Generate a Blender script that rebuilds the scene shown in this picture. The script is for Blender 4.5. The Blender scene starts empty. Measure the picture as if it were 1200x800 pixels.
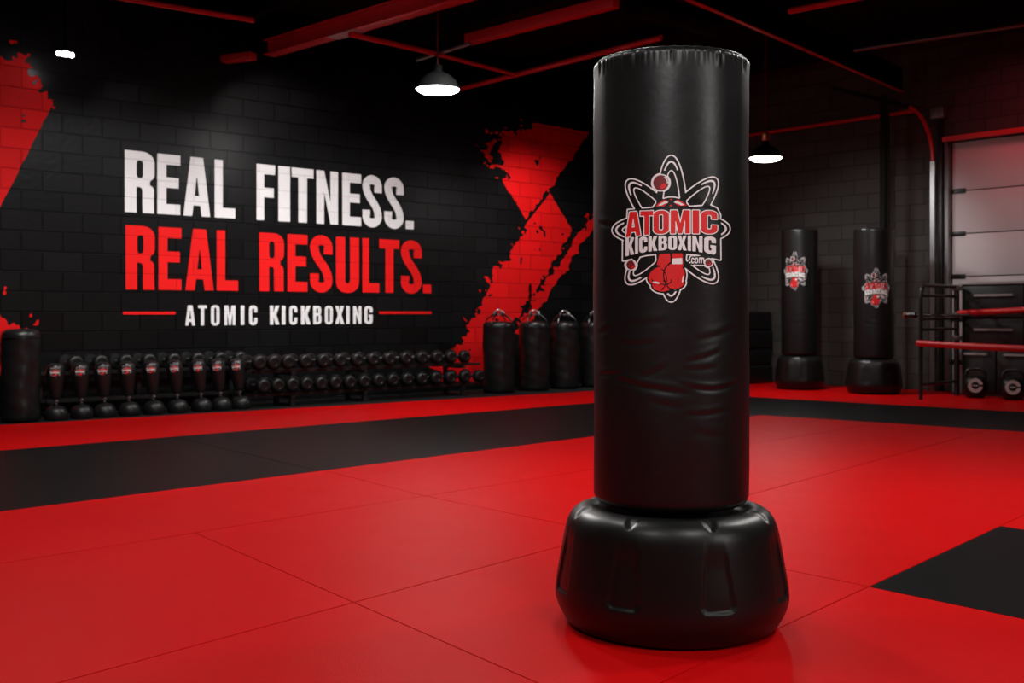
import bpy, bmesh, math, random
import numpy as np
from mathutils import Vector, Matrix
random.seed(7); rng = np.random.default_rng(11)
SC = bpy.context.scene
COL = SC.collection
PI = math.pi

# ------------------------------------------------------------------ camera model
F, CXP, HZ, CH = 1300.0, 600.0, 370.0, 0.958
def G(px, py, z=0.0):
    d = (CH - z) * F / (py - HZ)
    return Vector(((px - CXP) / F * d, d, z))
def P(px, py, d):
    return Vector(((px - CXP) / F * d, d, CH + (HZ - py) / F * d))
def atz(px, py, z):
    return P(px, py, (z - CH) * F / (HZ - py))
FZ = -0.025          # bare floor; the mats' tops are z = 0

cam = bpy.data.cameras.new('camera'); camo = bpy.data.objects.new('camera', cam); COL.objects.link(camo)
camo.location = (0, 0, CH); camo.rotation_euler = (PI / 2, 0, 0)
cam.sensor_width = 36; cam.lens = 36 * F / 1200; cam.shift_y = -30 / 1200
cam.clip_start = 0.05; cam.clip_end = 100
cam.dof.use_dof = True; cam.dof.focus_distance = 3.3; cam.dof.aperture_fstop = 6.3
SC.camera = camo
vs = SC.view_settings
vs.view_transform = 'Standard'; vs.look = 'None'; vs.exposure = 0.0; vs.gamma = 1.0; vs.use_curve_mapping = False

# ------------------------------------------------------------------ materials
def mat(name, col, rough=0.5, metal=0.0, spec=0.5, bump=None, vary=None, coat=0.0, emit=None, rvary=None):
    m = bpy.data.materials.new(name); m.use_nodes = True
    nt = m.node_tree; b = nt.nodes['Principled BSDF']
    b.inputs['Base Color'].default_value = (*col, 1); b.inputs['Roughness'].default_value = rough
    b.inputs['Metallic'].default_value = metal; b.inputs['Specular IOR Level'].default_value = spec
    b.inputs['Coat Weight'].default_value = coat
    if emit:
        b.inputs['Emission Color'].default_value = (*emit[0], 1); b.inputs['Emission Strength'].default_value = emit[1]
    tc = nt.nodes.new('ShaderNodeTexCoord')
    if bump:
        prev = None
        for (sc, st, dist) in bump:
            n = nt.nodes.new('ShaderNodeTexNoise'); n.inputs['Scale'].default_value = sc; n.inputs['Detail'].default_value = 3
            nt.links.new(tc.outputs['Object'], n.inputs['Vector'])
            bp = nt.nodes.new('ShaderNodeBump'); bp.inputs['Strength'].default_value = st; bp.inputs['Distance'].default_value = dist
            nt.links.new(n.outputs['Fac'], bp.inputs['Height'])
            if prev: nt.links.new(prev.outputs['Normal'], bp.inputs['Normal'])
            prev = bp
        nt.links.new(prev.outputs['Normal'], b.inputs['Normal'])
    if vary:
        n = nt.nodes.new('ShaderNodeTexNoise'); n.inputs['Scale'].default_value = vary[0]; n.inputs['Detail'].default_value = 5
        nt.links.new(tc.outputs['Object'], n.inputs['Vector'])
        mx = nt.nodes.new('ShaderNodeMix'); mx.data_type = 'RGBA'
        mx.inputs[6].default_value = (*[c * (1 - vary[1]) for c in col], 1); mx.inputs[7].default_value = (*[c * (1 + vary[1]) for c in col], 1)
        nt.links.new(n.outputs['Fac'], mx.inputs[0]); nt.links.new(mx.outputs[2], b.inputs['Base Color'])
    if rvary:
        n = nt.nodes.new('ShaderNodeTexNoise'); n.inputs['Scale'].default_value = rvary[0]; n.inputs['Detail'].default_value = 4
        nt.links.new(tc.outputs['Object'], n.inputs['Vector'])
        mr = nt.nodes.new('ShaderNodeMapRange'); mr.inputs[3].default_value = rough - rvary[1]; mr.inputs[4].default_value = rough + rvary[1]
        nt.links.new(n.outputs['Fac'], mr.inputs[0]); nt.links.new(mr.outputs[0], b.inputs['Roughness'])
    return m

def block_mat(name, col, rough, spec=.3, joint=0.45, depth=0.008, bw=0.40, bh=0.20, vary=0.25):
    """painted concrete blocks; the brick pattern runs in the object's own XY plane"""
    m = bpy.data.materials.new(name); m.use_nodes = True
    nt = m.node_tree; b = nt.nodes['Principled BSDF']
    tc = nt.nodes.new('ShaderNodeTexCoord')
    br = nt.nodes.new('ShaderNodeTexBrick'); br.offset = 0.5
    br.inputs['Scale'].default_value = 1.0; br.inputs['Brick Width'].default_value = bw; br.inputs['Row Height'].default_value = bh
    br.inputs['Mortar Size'].default_value = 0.008; br.inputs['Mortar Smooth'].default_value = 0.4
    br.inputs['Color1'].default_value = (*[c * (1 - vary) for c in col], 1); br.inputs['Color2'].default_value = (*[c * (1 + vary) for c in col], 1)
    br.inputs['Mortar'].default_value = (*[c * joint for c in col], 1)
    nt.links.new(tc.outputs['Object'], br.inputs['Vector']); nt.links.new(br.outputs['Color'], b.inputs['Base Color'])
    n = nt.nodes.new('ShaderNodeTexNoise'); n.inputs['Scale'].default_value = 18; n.inputs['Detail'].default_value = 4
    nt.links.new(tc.outputs['Object'], n.inputs['Vector'])
    inv = nt.nodes.new('ShaderNodeMath'); inv.operation = 'MULTIPLY_ADD'; inv.inputs[1].default_value = -1.0; inv.inputs[2].default_value = 1.0
    nt.links.new(br.outputs['Fac'], inv.inputs[0])
    ad = nt.nodes.new('ShaderNodeMath'); ad.operation = 'MULTIPLY_ADD'; ad.inputs[1].default_value = 0.22
    nt.links.new(n.outputs['Fac'], ad.inputs[0]); nt.links.new(inv.outputs[0], ad.inputs[2])
    bp = nt.nodes.new('ShaderNodeBump'); bp.inputs['Strength'].default_value = 0.9; bp.inputs['Distance'].default_value = depth
    nt.links.new(ad.outputs[0], bp.inputs['Height']); nt.links.new(bp.outputs['Normal'], b.inputs['Normal'])
    b.inputs['Roughness'].default_value = rough; b.inputs['Specular IOR Level'].default_value = spec
    return m

M = {}
M['wall'] = block_mat('black painted blocks', (0.0048, 0.0048, 0.0050), 0.30, spec=.2)
M['wall_far'] = block_mat('dark grey blocks', (0.052, 0.049, 0.046), 0.75, spec=.1, joint=.7, vary=.12)
M['wall_red'] = block_mat('red paint on blocks', (0.56, 0.005, 0.006), 0.6, spec=.1, joint=0.75, vary=0.10)
M['paint_white'] = block_mat('white paint on blocks', (0.74, 0.74, 0.75), 0.6, spec=.15, joint=0.9, depth=0.003, vary=0.03)
M['paint_red'] = block_mat('bright red paint on blocks', (0.70, 0.009, 0.009), 0.6, spec=.1, joint=0.9, depth=0.003, vary=0.03)
M['ceiling'] = mat('black ceiling paint', (0.006, 0.006, 0.006), 0.9, spec=0.1)
M['floor'] = mat('black rubber floor', (0.008, 0.008, 0.008), 0.8, spec=0.2, bump=[(300, .2, .002)])
M['mat_red'] = mat('red mat vinyl', (0.60, 0.0028, 0.0036), 0.40, spec=0.045, bump=[(230, .45, .0022), (900, .18, .0006), (6, .06, .01)], vary=(1.3, .07), rvary=(5, .05))
M['mat_black'] = mat('black mat vinyl', (0.0078, 0.0078, 0.0079), 0.42, spec=0.05, bump=[(260, .2, .0012), (900, .18, .0006)], vary=(1.5, .15))
M['leather'] = mat('black vinyl leather', (0.0060, 0.0060, 0.0063), 0.38, spec=0.42, bump=[(420, .12, .0006), (55, .16, .002), (9, .2, .006)], rvary=(14, .05))
M['plastic'] = mat('black moulded plastic', (0.0065, 0.0065, 0.0065), 0.36, spec=0.42, bump=[(240, .22, .0012)], rvary=(10, .05))
M['leather_far'] = mat('black bag leather', (0.0075, 0.0075, 0.0078), 0.34, spec=0.4, bump=[(20, .3, .006)])
M['rubber'] = mat('black rubber', (0.006, 0.006, 0.006), 0.4, spec=0.35, bump=[(200, .2, .001)])
M['black_metal'] = mat('black powder coated steel', (0.010, 0.010, 0.010), 0.35, spec=0.5, bump=[(300, .1, .0006)])
M['steel'] = mat('grey steel', (0.42, 0.42, 0.43), 0.35, metal=0.9, bump=[(60, .1, .001)])
M['dull_steel'] = mat('dull steel', (0.20, 0.19, 0.19), 0.45, metal=0.8, bump=[(60, .1, .001)])
M['red_steel'] = mat('red painted steel', (0.52, 0.008, 0.014), 0.42, spec=0.5, bump=[(40, .15, .002)], vary=(3, .15))
M['patch_grey'] = mat('light grey patch', (0.45, 0.42, 0.42), 0.5, metal=0.3, vary=(6, .2))
M['door_white'] = mat('off white door panel', (0.62, 0.59, 0.59), 0.5, spec=0.4, bump=[(120, .1, .001)], vary=(2, .04))
M['cabinet'] = mat('black cabinet steel', (0.012, 0.012, 0.012), 0.45, bump=[(150, .1, .001)])
M['pale'] = mat('pale grey trim', (0.30, 0.29, 0.29), 0.45, vary=(5, .1))
M['rod_red'] = mat('dull dark red rod', (0.10, 0.02, 0.02), 0.6, spec=.1, vary=(5, .1))
M['matt_black'] = mat('matt black steel', (0.006, 0.006, 0.006), 0.7, spec=.12, bump=[(200, .1, .0006)])
M['rope'] = mat('red rope cover', (0.60, 0.008, 0.010), 0.45, bump=[(90, .2, .002)])
M['white_ink'] = mat('white print', (0.78, 0.78, 0.78), 0.5, bump=[(400, .05, .0005)])
M['red_ink'] = mat('red print', (0.66, 0.011, 0.012), 0.45, bump=[(400, .05, .0005)])
M['dark_red_ink'] = mat('dark red print', (0.17, 0.012, 0.016), 0.45, bump=[(400, .05, .0005)])
M['black_ink'] = mat('black print', (0.007, 0.007, 0.007), 0.45, bump=[(400, .05, .0005)])
M['pale_ring'] = mat('pale grey ring print', (0.5, 0.47, 0.46), 0.5, vary=(30, .1))
M['lamp_black'] = mat('black lamp enamel', (0.004, 0.004, 0.004), 0.6, spec=.04, bump=[(80, .05, .001)])
M['lamp_glow'] = mat('glowing lamp diffuser', (0.9, 0.9, 0.9), 0.5, emit=((1, 0.98, 0.96), 70.0), vary=(4, .02))
M['copper'] = mat('copper fitting', (0.55, 0.20, 0.09), 0.35, metal=0.9, vary=(20, .1))

# ------------------------------------------------------------------ mesh helpers
def mk(name, bm, m, parent=None, smooth=True, angle=35):
    me = bpy.data.meshes.new(name)
    bmesh.ops.recalc_face_normals(bm, faces=bm.faces[:])
    bm.to_mesh(me); bm.free()
    for mm in (m if isinstance(m, (list, tuple)) else [m]): me.materials.append(mm)
    if smooth:
        me.shade_smooth()
        try: me.set_sharp_from_angle(angle=math.radians(angle))
        except Exception: pass
    o = bpy.data.objects.new(name, me); COL.objects.link(o)
    if parent: o.parent = parent
    return o
def tag(o, label=None, cat=None, group=None, kind=None):
    if label: o['label'] = label
    if cat: o['category'] = cat
    if group: o['group'] = group
    if kind: o['kind'] = kind
    return o
def root(name, label, cat, loc=(0, 0, 0), rotz=0.0, group=None, mw=None):
    o = bpy.data.objects.new(name, None); COL.objects.link(o)
    o.empty_display_size = .1
    if mw is not None: o.matrix_world = mw
    else: o.location = loc; o.rotation_euler = (0, 0, rotz)
    return tag(o, label, cat, group)
def kids(o): return [c for c in bpy.data.objects if c.parent == o]
def dup(o, loc, rotz=None, label=None):
    c = o.copy(); COL.objects.link(c); c.location = loc
    if rotz is not None: c.rotation_euler = (0, 0, rotz)
    if label: c['label'] = label
    for k in kids(o):
        q = k.copy(); COL.objects.link(q); q.parent = c
        for g in kids(k):
            r = g.copy(); COL.objects.link(r); r.parent = q
    return c
def box(bm, lo, hi, bev=0.0, seg=2):
    t = bmesh.new()
    lo = Vector(lo); hi = Vector(hi)
    bmesh.ops.create_cube(t, size=1)
    for v in t.verts: v.co = Vector([(lo[i] + hi[i]) / 2 + v.co[i] * (hi[i] - lo[i]) for i in range(3)])
    if bev: bmesh.ops.bevel(t, geom=t.edges[:], offset=bev, segments=seg, affect='EDGES', profile=.5)
    me = bpy.data.meshes.new('tmp'); t.to_mesh(me); t.free(); bm.from_mesh(me); bpy.data.meshes.remove(me)
    return bm
def B(lo, hi, bev=0.0, seg=2): return box(bmesh.new(), lo, hi, bev, seg)
def lathe(prof, n=48, bm=None, mtx=None, cap=True):
    bm = bm or bmesh.new(); rings = []
    for (r, z) in prof:
        if r < 1e-6:
            v = bm.verts.new((0, 0, z)); rings.append([v])
        else: rings.append([bm.verts.new((r * math.cos(2 * PI * k / n), r * math.sin(2 * PI * k / n), z)) for k in range(n)])
    new = [v for r in rings for v in r]
    for a, b in zip(rings, rings[1:]):
        for k in range(n):
            k2 = (k + 1) % n
            if len(a) == 1 and len(b) == 1: continue
            if len(a) == 1: bm.faces.new((a[0], b[k], b[k2]))
            elif len(b) == 1: bm.faces.new((a[k], a[k2], b[0]))
            else: bm.faces.new((a[k], a[k2], b[k2], b[k]))
    if mtx is not None: bmesh.ops.transform(bm, matrix=mtx, verts=new)
    return bm
def tube(pts, r, n=12, bm=None, closed=False, sq=None):
    bm = bm or bmesh.new(); pts = [Vector(p) for p in pts]; rings = []
    N = len(pts); ref = None
    for i, p in enumerate(pts):
        if closed: t = (pts[(i + 1) % N] - pts[i - 1]).normalized()
        else: t = (pts[min(i + 1, N - 1)] - pts[max(i - 1, 0)]).normalized()
        if ref is None:
            ref = Vector((0, 0, 1)) if abs(t.z) < .9 else Vector((1, 0, 0))
        a = (ref - t * ref.dot(t)).normalized(); b = t.cross(a); ref = a
        rr = r[i] if isinstance(r, (list, tuple)) else r
        if sq: rings.append([bm.verts.new(p + a * (sq[0] * sx) + b * (sq[1] * sy)) for sx, sy in ((-1, -1), (1, -1), (1, 1), (-1, 1))])
        else: rings.append([bm.verts.new(p + a * (rr * math.cos(2 * PI * k / n)) + b * (rr * math.sin(2 * PI * k / n))) for k in range(n)])
    n = len(rings[0])
    prs = list(zip(rings, rings[1:])) + ([(rings[-1], rings[0])] if closed else [])
    for A, Bq in prs:
        for k in range(n): bm.faces.new((A[k], A[(k + 1) % n], Bq[(k + 1) % n], Bq[k]))
    if not closed:
        bm.faces.new(rings[0][::-1]); bm.faces.new(rings[-1])
    return bm
def zrot(u): return math.atan2(u.y, u.x)

# ------------------------------------------------------------------ 2D shapes: signed distances and marching squares
def arc(cx, cy, rx, ry, a0, a1, n=8):
    return [(cx + rx * math.cos(math.radians(a0 + (a1 - a0) * i / n)), cy + ry * math.sin(math.radians(a0 + (a1 - a0) * i / n))) for i in range(n + 1)]
def rrect(x0, y0, x1, y1, rx, ry):
    rx = min(rx, (x1 - x0) / 2); ry = min(ry, (y1 - y0) / 2)
    return arc(x1 - rx, y1 - ry, rx, ry, 0, 90) + arc(x0 + rx, y1 - ry, rx, ry, 90, 180) + arc(x0 + rx, y0 + ry, rx, ry, 180, 270) + arc(x1 - rx, y0 + ry, rx, ry, 270, 360)
def glyph(c, t=.37, y=.16):
    """contours of a heavy condensed letter in the unit square (stem width t, bar height y)"""
    rx, ry = .46, .19; ix, iy = max(.04, .46 - t), .07
    it, ib, il, ir = 1 - y, y, t, 1 - t
    if c == 'I': return [[(0, 0), (1, 0), (1, 1), (0, 1)]]
    if c == '.': return [[(0, 0), (1, 0), (1, 1), (0, 1)]]
    if c == 'L': return [[(0, 0), (0, 1), (t, 1), (t, y), (1, y), (1, 0)]]
    if c == 'T': return [[(0, 1), (1, 1), (1, 1 - y), (.5 + t / 2, 1 - y), (.5 + t / 2, 0), (.5 - t / 2, 0), (.5 - t / 2, 1 - y), (0, 1 - y)]]
    m0, m1 = .5 - y / 2 + .03, .5 + y / 2 + .03
    if c == 'E': return [[(0, 0), (0, 1), (1, 1), (1, 1 - y), (t, 1 - y), (t, m1), (.93, m1), (.93, m0), (t, m0), (t, y), (1, y), (1, 0)]]
    if c == 'F': return [[(0, 0), (0, 1), (1, 1), (1, 1 - y), (t, 1 - y), (t, m1 - .03), (.93, m1 - .03), (.93, m0 - .03), (t, m0 - .03), (t, 0)]]
    if c == 'A':
        a = .83 * t; s = .27
        yb, yt = .18, .18 + y * .95
        ap = min(.86, (.5 - a) / s)
        return [[(0, 0), (s, 1), (1 - s, 1), (1, 0), (1 - a, 0), (1 - a - s * yb, yb), (a + s * yb, yb), (a, 0)],
                [(a + s * yt, yt), (1 - a - s * yt, yt), (.5 + .015, ap), (.5 - .015, ap)]]
    if c == 'N':
        q = t * .9
        return [[(0, 0), (0, 1), (q, 1), (1 - q, .40), (1 - q, 1), (1, 1), (1, 0), (1 - q, 0), (q, .60), (q, 0)]]
    if c == 'M':
        q = t * .68
        return [[(0, 0), (0, 1), (.34, 1), (.5, .42), (.66, 1), (1, 1), (1, 0), (1 - q, 0), (1 - q, .66), (.59, 0), (.41, 0), (q, .66), (q, 0)]]
    if c == 'K':
        return [[(0, 0), (0, 1), (t, 1), (t, .60), (1 - t * 1.08, 1), (1, 1), (.68, .53), (1, 0), (1 - t * 1.12, 0), (t + .02, .41), (t, .36), (t, 0)]]
    if c == 'X':
        q = t * 1.08
        return [[(0, 0), (.5 - q * .5, .51), (.02, 1), (q, 1), (.5, .67), (1 - q, 1), (.98, 1), (.5 + q * .5, .51), (1, 0), (1 - q, 0), (.5, .35), (q, 0)]]
    if c == 'O': return [rrect(0, 0, 1, 1, rx, ry), rrect(t, y * .85, 1 - t, 1 - y * .85, ix, iy)]
    if c == 'U':
        return [[(0, 1)] + arc(rx, ry, rx, ry, 180, 270) + arc(1 - rx, ry, rx, ry, 270, 360) + [(1, 1), (ir, 1)] + arc(ir - ix, ib + iy, ix, iy, 360, 270) + arc(il + ix, ib + iy, ix, iy, 270, 180) + [(il, 1)]]
    if c in 'CG':
        up = [(1, .64)] + arc(1 - rx, 1 - ry, rx, ry, 0, 90) + arc(rx, 1 - ry, rx, ry, 90, 180) + arc(rx, ry, rx, ry, 180, 270)
        inn = arc(il + ix, ib + iy, ix, iy, 270, 180) + arc(il + ix, it - iy, ix, iy, 180, 90) + arc(ir - ix, it - iy, ix, iy, 90, 0) + [(ir, .64)]
        if c == 'C': return [up + arc(1 - rx, ry, rx, ry, 270, 360) + [(1, .37), (ir, .37)] + arc(ir - ix, ib + iy, ix, iy, 360, 270) + inn]
        return [up + arc(1 - rx * .6, ry, rx * .6, ry, 270, 350) + [(1, .52), (.52, .52), (.52, .52 - y * .85), (ir, .52 - y * .85)] + arc(ir - ix, ib + iy, ix, iy, 360, 270) + inn]
    if c == 'R':
        return [[(0, 0), (0, 1)] + arc(1 - .42, 1 - .17, .42, .17, 90, 0) + arc(1 - .30, .64, .30, .13, 0, -60, 5) + arc(1 - .30, .38, .28, .09, 60, 0, 5) + [(.98, .1), (.99, 0), (.99 - t, 0), (.98 - t, .12)] + arc(.98 - t - .1, .36, .1, .06, 0, 90, 4) + [(t, .42), (t, 0)],
                rrect(t, .42 + y * .85, 1 - t, 1 - y * .85, ix, iy)]
    if c == 'B':
        return [[(0, 0), (0, 1)] + arc(.97 - .42, 1 - .17, .42, .17, 90, 0) + arc(.97 - .3, .65, .30, .13, 0, -55, 5) + arc(1 - .32, .38, .32, .14, 50, 0, 5) + arc(1 - .42, .17, .42, .17, 0, -90),
                rrect(t, .54 + y * .35, .97 - t, 1 - y * .85, ix, iy), rrect(t, y * .85, 1 - t, .53 - y * .4, ix, iy)]
    if c == 'S':
        a, b = t / 2, y / 2
        sp = [(1 - a, .67), (1 - a, .72)] + arc(.5, .80, .5 - a, .20 - b, 0, 180, 14)
        p0, p1, p2, p3 = (a, .80), (a, .55), (1 - a, .47), (1 - a, .20)
        for i in range(1, 14):
            u = i / 14; w = 1 - u
            sp.append(tuple(w ** 3 * p0[k] + 3 * w * w * u * p1[k] + 3 * w * u * u * p2[k] + u ** 3 * p3[k] for k in (0, 1)))
        sp += arc(.5, .20, .5 - a, .20 - b, 0, -180, 14) + [(a, .28), (a, .33)]
        L, Rr = [], []
        for i, p in enumerate(sp):
            q0, q1 = sp[max(0, i - 1)], sp[min(len(sp) - 1, i + 1)]
            tx, ty = q1[0] - q0[0], (q1[1] - q0[1])
            l = math.hypot(tx, ty); nx, ny = -ty / l, tx / l
            k = 1 / max(1e-6, math.hypot(nx / 1, ny / 1))
            L.append((p[0] + nx * a, p[1] + ny * b)); Rr.append((p[0] - nx * a, p[1] - ny * b))
        return [L + Rr[::-1]]
    if c == 'c': return [[(1, .46), (1, .5)] + arc(.5, .5, .5, .25, 0, 180, 10) + arc(.5, .25, .5, .25, 180, 360, 10) + [(1, .29), (1 - t, .29)] + arc(.5, .26, .5 - t, .12, 360, 180, 8) + arc(.5, .49, .5 - t, .12, 180, 0, 8) + [(1 - t, .46)]]
    if c == 'o': return [arc(.5, .5, .5, .25, 0, 180, 10) + arc(.5, .25, .5, .25, 180, 360, 10), arc(.5, .49, .5 - t, .12, 0, 180, 8) + arc(.5, .26, .5 - t, .12, 180, 360, 8)]
    if c == 'm':
        q = t * .58
        return [[(0, 0), (0, .75), (.85, .75), (1, .62), (1, 0), (1 - q, 0), (1 - q, .55), (.5 + q / 2, .55), (.5 + q / 2, 0), (.5 - q / 2, 0), (.5 - q / 2, .55), (q, .55), (q, 0)]]

def sdf_poly(conts, X, Y):
    """signed distance (negative inside, even-odd) to a set of closed contours"""
    sh = X.shape; x = X.ravel(); y = Y.ravel()
    allp = np.array([p for c in conts for p in c], float)
    pad = 60.0
    d2 = np.full(x.shape, 1e12); ins = np.zeros(x.shape, bool)
    for c in conts:
        c = np.array(c, float); c2 = np.roll(c, -1, 0)
        for (ax, ay), (bx, by) in zip(c, c2):
            ex, ey = bx - ax, by - ay; L = ex * ex + ey * ey
            if L < 1e-12: continue
            t = np.clip(((x - ax) * ex + (y - ay) * ey) / L, 0, 1)
            d2 = np.minimum(d2, (x - ax - t * ex) ** 2 + (y - ay - t * ey) ** 2)
            if ay != by:
                cr = ((ay > y) != (by > y)) & (x < (bx - ax) * (y - ay) / (by - ay) + ax)
                ins ^= cr
    d = np.sqrt(d2); d[ins] *= -1
    return d.reshape(sh)
def sdf_ell(X, Y, cx, cy, a, b, deg=0.0):
    c, s = math.cos(math.radians(deg)), math.sin(math.radians(deg))
    u = (X - cx) * c + (Y - cy) * s; v = -(X - cx) * s + (Y - cy) * c
    k = np.sqrt((u / a) ** 2 + (v / b) ** 2) + 1e-9
    g = np.sqrt((u / a ** 2) ** 2 + (v / b ** 2) ** 2) + 1e-9
    return k * (k - 1) / g
def march(D, xs, ys, bm, mapf, mi=0):
    """fill D<0 with polygons; mapf(x,y)->Vector"""
    V = {}
    def corner(i, j):
        k = (i, j)
        if k not in V: V[k] = bm.verts.new(mapf(xs[i], ys[j]))
        return V[k]
    def cross(i0, j0, i1, j1):
        k = (i0, j0, i1, j1) if (i0, j0) < (i1, j1) else (i1, j1, i0, j0)
        if k not in V:
            a, b = D[k[1], k[0]], D[k[3], k[2]]
            t = min(.98, max(.02, a / (a - b)))
            V[k] = bm.verts.new(mapf(xs[k[0]] + (xs[k[2]] - xs[k[0]]) * t, ys[k[1]] + (ys[k[3]] - ys[k[1]]) * t))
        return V[k]
    I = D < 0
    act = I[:-1, :-1] | I[1:, :-1] | I[:-1, 1:] | I[1:, 1:]
    for j, i in zip(*np.nonzero(act)):
        c = [(i, j), (i + 1, j), (i + 1, j + 1), (i, j + 1)]
        ins = [I[b, a] for a, b in c]; poly = []
        for k in range(4):
            k2 = (k + 1) % 4
            if ins[k]: poly.append(corner(*c[k]))
            if ins[k] != ins[k2]: poly.append(cross(*c[k], *c[k2]))
        if len(poly) >= 3:
            try: bm.faces.new(poly).material_index = mi
            except ValueError: pass
def vnoise(X, Y, seed=0):
    """smooth value noise in -1..1"""
    xi = np.floor(X).astype(np.int64); yi = np.floor(Y).astype(np.int64); fx = X - xi; fy = Y - yi
    fx = fx * fx * (3 - 2 * fx); fy = fy * fy * (3 - 2 * fy)
    def h(a, b):
        n = (a * 374761393 + b * 668265263 + seed * 974634511) & 0xffffffff
        n = ((n ^ (n >> 13)) * 1274126177) & 0xffffffff
        return ((n ^ (n >> 16)) & 0xffff) / 32767.5 - 1
    return (h(xi, yi) * (1 - fx) + h(xi + 1, yi) * fx) * (1 - fy) + (h(xi, yi + 1) * (1 - fx) + h(xi + 1, yi + 1) * fx) * fy
def fbm(X, Y, o=4, seed=0):
    s = 0; a = .5
    for k in range(o): s = s + a * vnoise(X * 2 ** k, Y * 2 ** k, seed + k); a *= .5
    return s

# ------------------------------------------------------------------ the room
oL = G(0, 485.5); uL = (G(900, 485.5 - .056 * 900) - oL).normalized()          # left wall line
vR = Vector((-1160 / 1300, 1, 0)).normalized(); uR = -vR                        # right wall runs square to it
oR = G(875, 446)
nL = Vector((uL.y, -uL.x, 0)); nR = Vector((uR.y, -uR.x, 0))
def meet(p, u, q, v):
    det = u.x * -v.y + v.x * u.y
    t = ((q.x - p.x) * -v.y + v.x * (q.y - p.y)) / det
    return p + u * t
corner = meet(oL, uL, oR, uR)
def frame(o, u, n):
    z = Vector((0, 0, 1))
    return Matrix(((u.x, z.x, n.x, o.x), (u.y, z.y, n.y, o.y), (u.z, z.z, n.z, o.z), (0, 0, 0, 1)))
ML = frame(Vector((oL.x, oL.y, 0)), uL, nL); MR = frame(Vector((corner.x, corner.y, 0)), uR, nR)
aL, aR = zrot(uL), zrot(uR)
def on_line(px, o, u):
    r = Vector(((px - CXP) / F, 1, 0))
    q = meet(Vector((0, 0, 0)), r, o, u)
    return q
def wl(px, py):          # picture point on the left wall -> (along, up)
    q = on_line(px, oL, uL); return (q - oL).dot(uL), CH + (HZ - py) / F * q.y
def wr(px, py):
    q = on_line(px, oR, uR); return (q - corner).dot(uR), CH + (HZ - py) / F * q.y
CZ = 4.5
sc_ = (corner - oL).dot(uL)
def wall(name, mw, x0, x1):
    o = mk(name, B((x0, FZ - .1, -.2), (x1, CZ, 0)), M['wall'], smooth=False); o.matrix_world = mw
    return tag(o, kind='structure')
wall('wall_left', ML, -9.0, sc_ + .2)
WR1 = 9.5
wr_door0 = wr(1111, 300)[0]          # opening of the overhead door in the right wall
door_w, door_h = 3.6, wr(1111, 165)[1]
bm = bmesh.new()
box(bm, (-.2, FZ - .1, -.2), (wr_door0, CZ, 0)); box(bm, (wr_door0, door_h, -.2), (wr_door0 + door_w, CZ, 0)); box(bm, (wr_door0 + door_w, FZ - .1, -.2), (WR1 + 4, CZ, 0))
o = mk('wall_right', bm, M['wall_far'], smooth=False); o.matrix_world = MR; tag(o, kind='structure')
o = mk('floor', B((-14, -5, FZ - .1), (14, 22, FZ)), M['floor'], smooth=False); tag(o, kind='structure')
o = mk('ceiling', B((-14, -5, CZ), (14, 22, CZ + .1)), M['ceiling'], smooth=False); tag(o, kind='structure')
# walls behind the camera close the room
bm = bmesh.new(); box(bm, (-14, -5.2, FZ - .1), (14, -5, CZ)); o = mk('wall_back', bm, M['ceiling'], smooth=False); tag(o, kind='structure')

# ------------------------------------------------------------------ floor mats
def clip(poly, p, q, side):
    """half of a convex ground polygon on one side of the line p-q"""
    n = Vector((-(q.y - p.y), q.x - p.x)).normalized() * side
    out = []
    for i in range(len(poly)):
        a, b = poly[i], poly[(i + 1) % len(poly)]
        da, db = (a.xy - p.xy).dot(n), (b.xy - p.xy).dot(n)
        if da >= 0: out.append(a)
        if (da > 0 > db) or (da < 0 < db): out.append(a + (b - a) * (da / (da - db)))
    return out
def cut(poly, ln):
    return clip(poly, ln[0], ln[1], 1), clip(poly, ln[0], ln[1], -1)
def inset(poly, d):
    area = sum(a.x * b.y - b.x * a.y for a, b in zip(poly, poly[1:] + poly[:1]))
    if area < 0: poly = poly[::-1]
    out = poly
    for i in range(len(poly)):
        a, b = poly[i], poly[(i + 1) % len(poly)]
        if (b - a).length < 1e-4: continue
        n = Vector((-(b.y - a.y), b.x - a.x, 0)).normalized()
        out = clip(out, a + n * d, b + n * d, 1)
    return out
def floor_mat(poly, m, label, gap=.0009):
    poly = inset([Vector((p.x, p.y, 0)) for p in poly], gap)
    c = sum(poly, Vector()) / len(poly); c.z = FZ
    bm = bmesh.new(); top = [bm.verts.new((p.x - c.x, p.y - c.y, -FZ)) for p in poly]
    f = bm.faces.new(top)
    r = bmesh.ops.extrude_face_region(bm, geom=[f]); bmesh.ops.translate(bm, vec=(0, 0, FZ), verts=[v for v in r['geom'] if isinstance(v, bmesh.types.BMVert)])
    bmesh.ops.recalc_face_normals(bm, faces=bm.faces[:])
    ed = [e for e in bm.edges if all(abs(v.co.z + FZ) < 1e-5 for v in e.verts)]
    bmesh.ops.bevel(bm, geom=ed, offset=.0022, segments=2, affect='EDGES')
    o = mk('floor_mat', bm, m); o.location = c
    return tag(o, label, 'mat')
ln = lambda a, b: (G(*a), G(*b))
LA = ln((0, 498), (697, 457.7)); LB = ln((0, 527.6), (697, 471.7)); LC = ln((0, 599), (697, 510.7))
RB = ln((874.5, 464.5), (1200, 482.5)); RC = ln((874.5, 485), (1200, 505.7))
L1 = ln((228, 624), (498, 581)); L2 = ln((288, 740), (877, 580)); L3 = ln((910.5, 737), (1172, 616))
M1 = ln((228, 624), (630, 800)); M2 = ln((498, 581), (1014, 686)); M0 = ln((1172, 616), (1200, 620.4)); SEAM = ln((210, 513), (363, 549))
M2b = ln((1018, 687), (1200, 725))
X_ = lambda a, b: meet(a[0], a[1] - a[0], b[0], b[1] - b[0])
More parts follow.
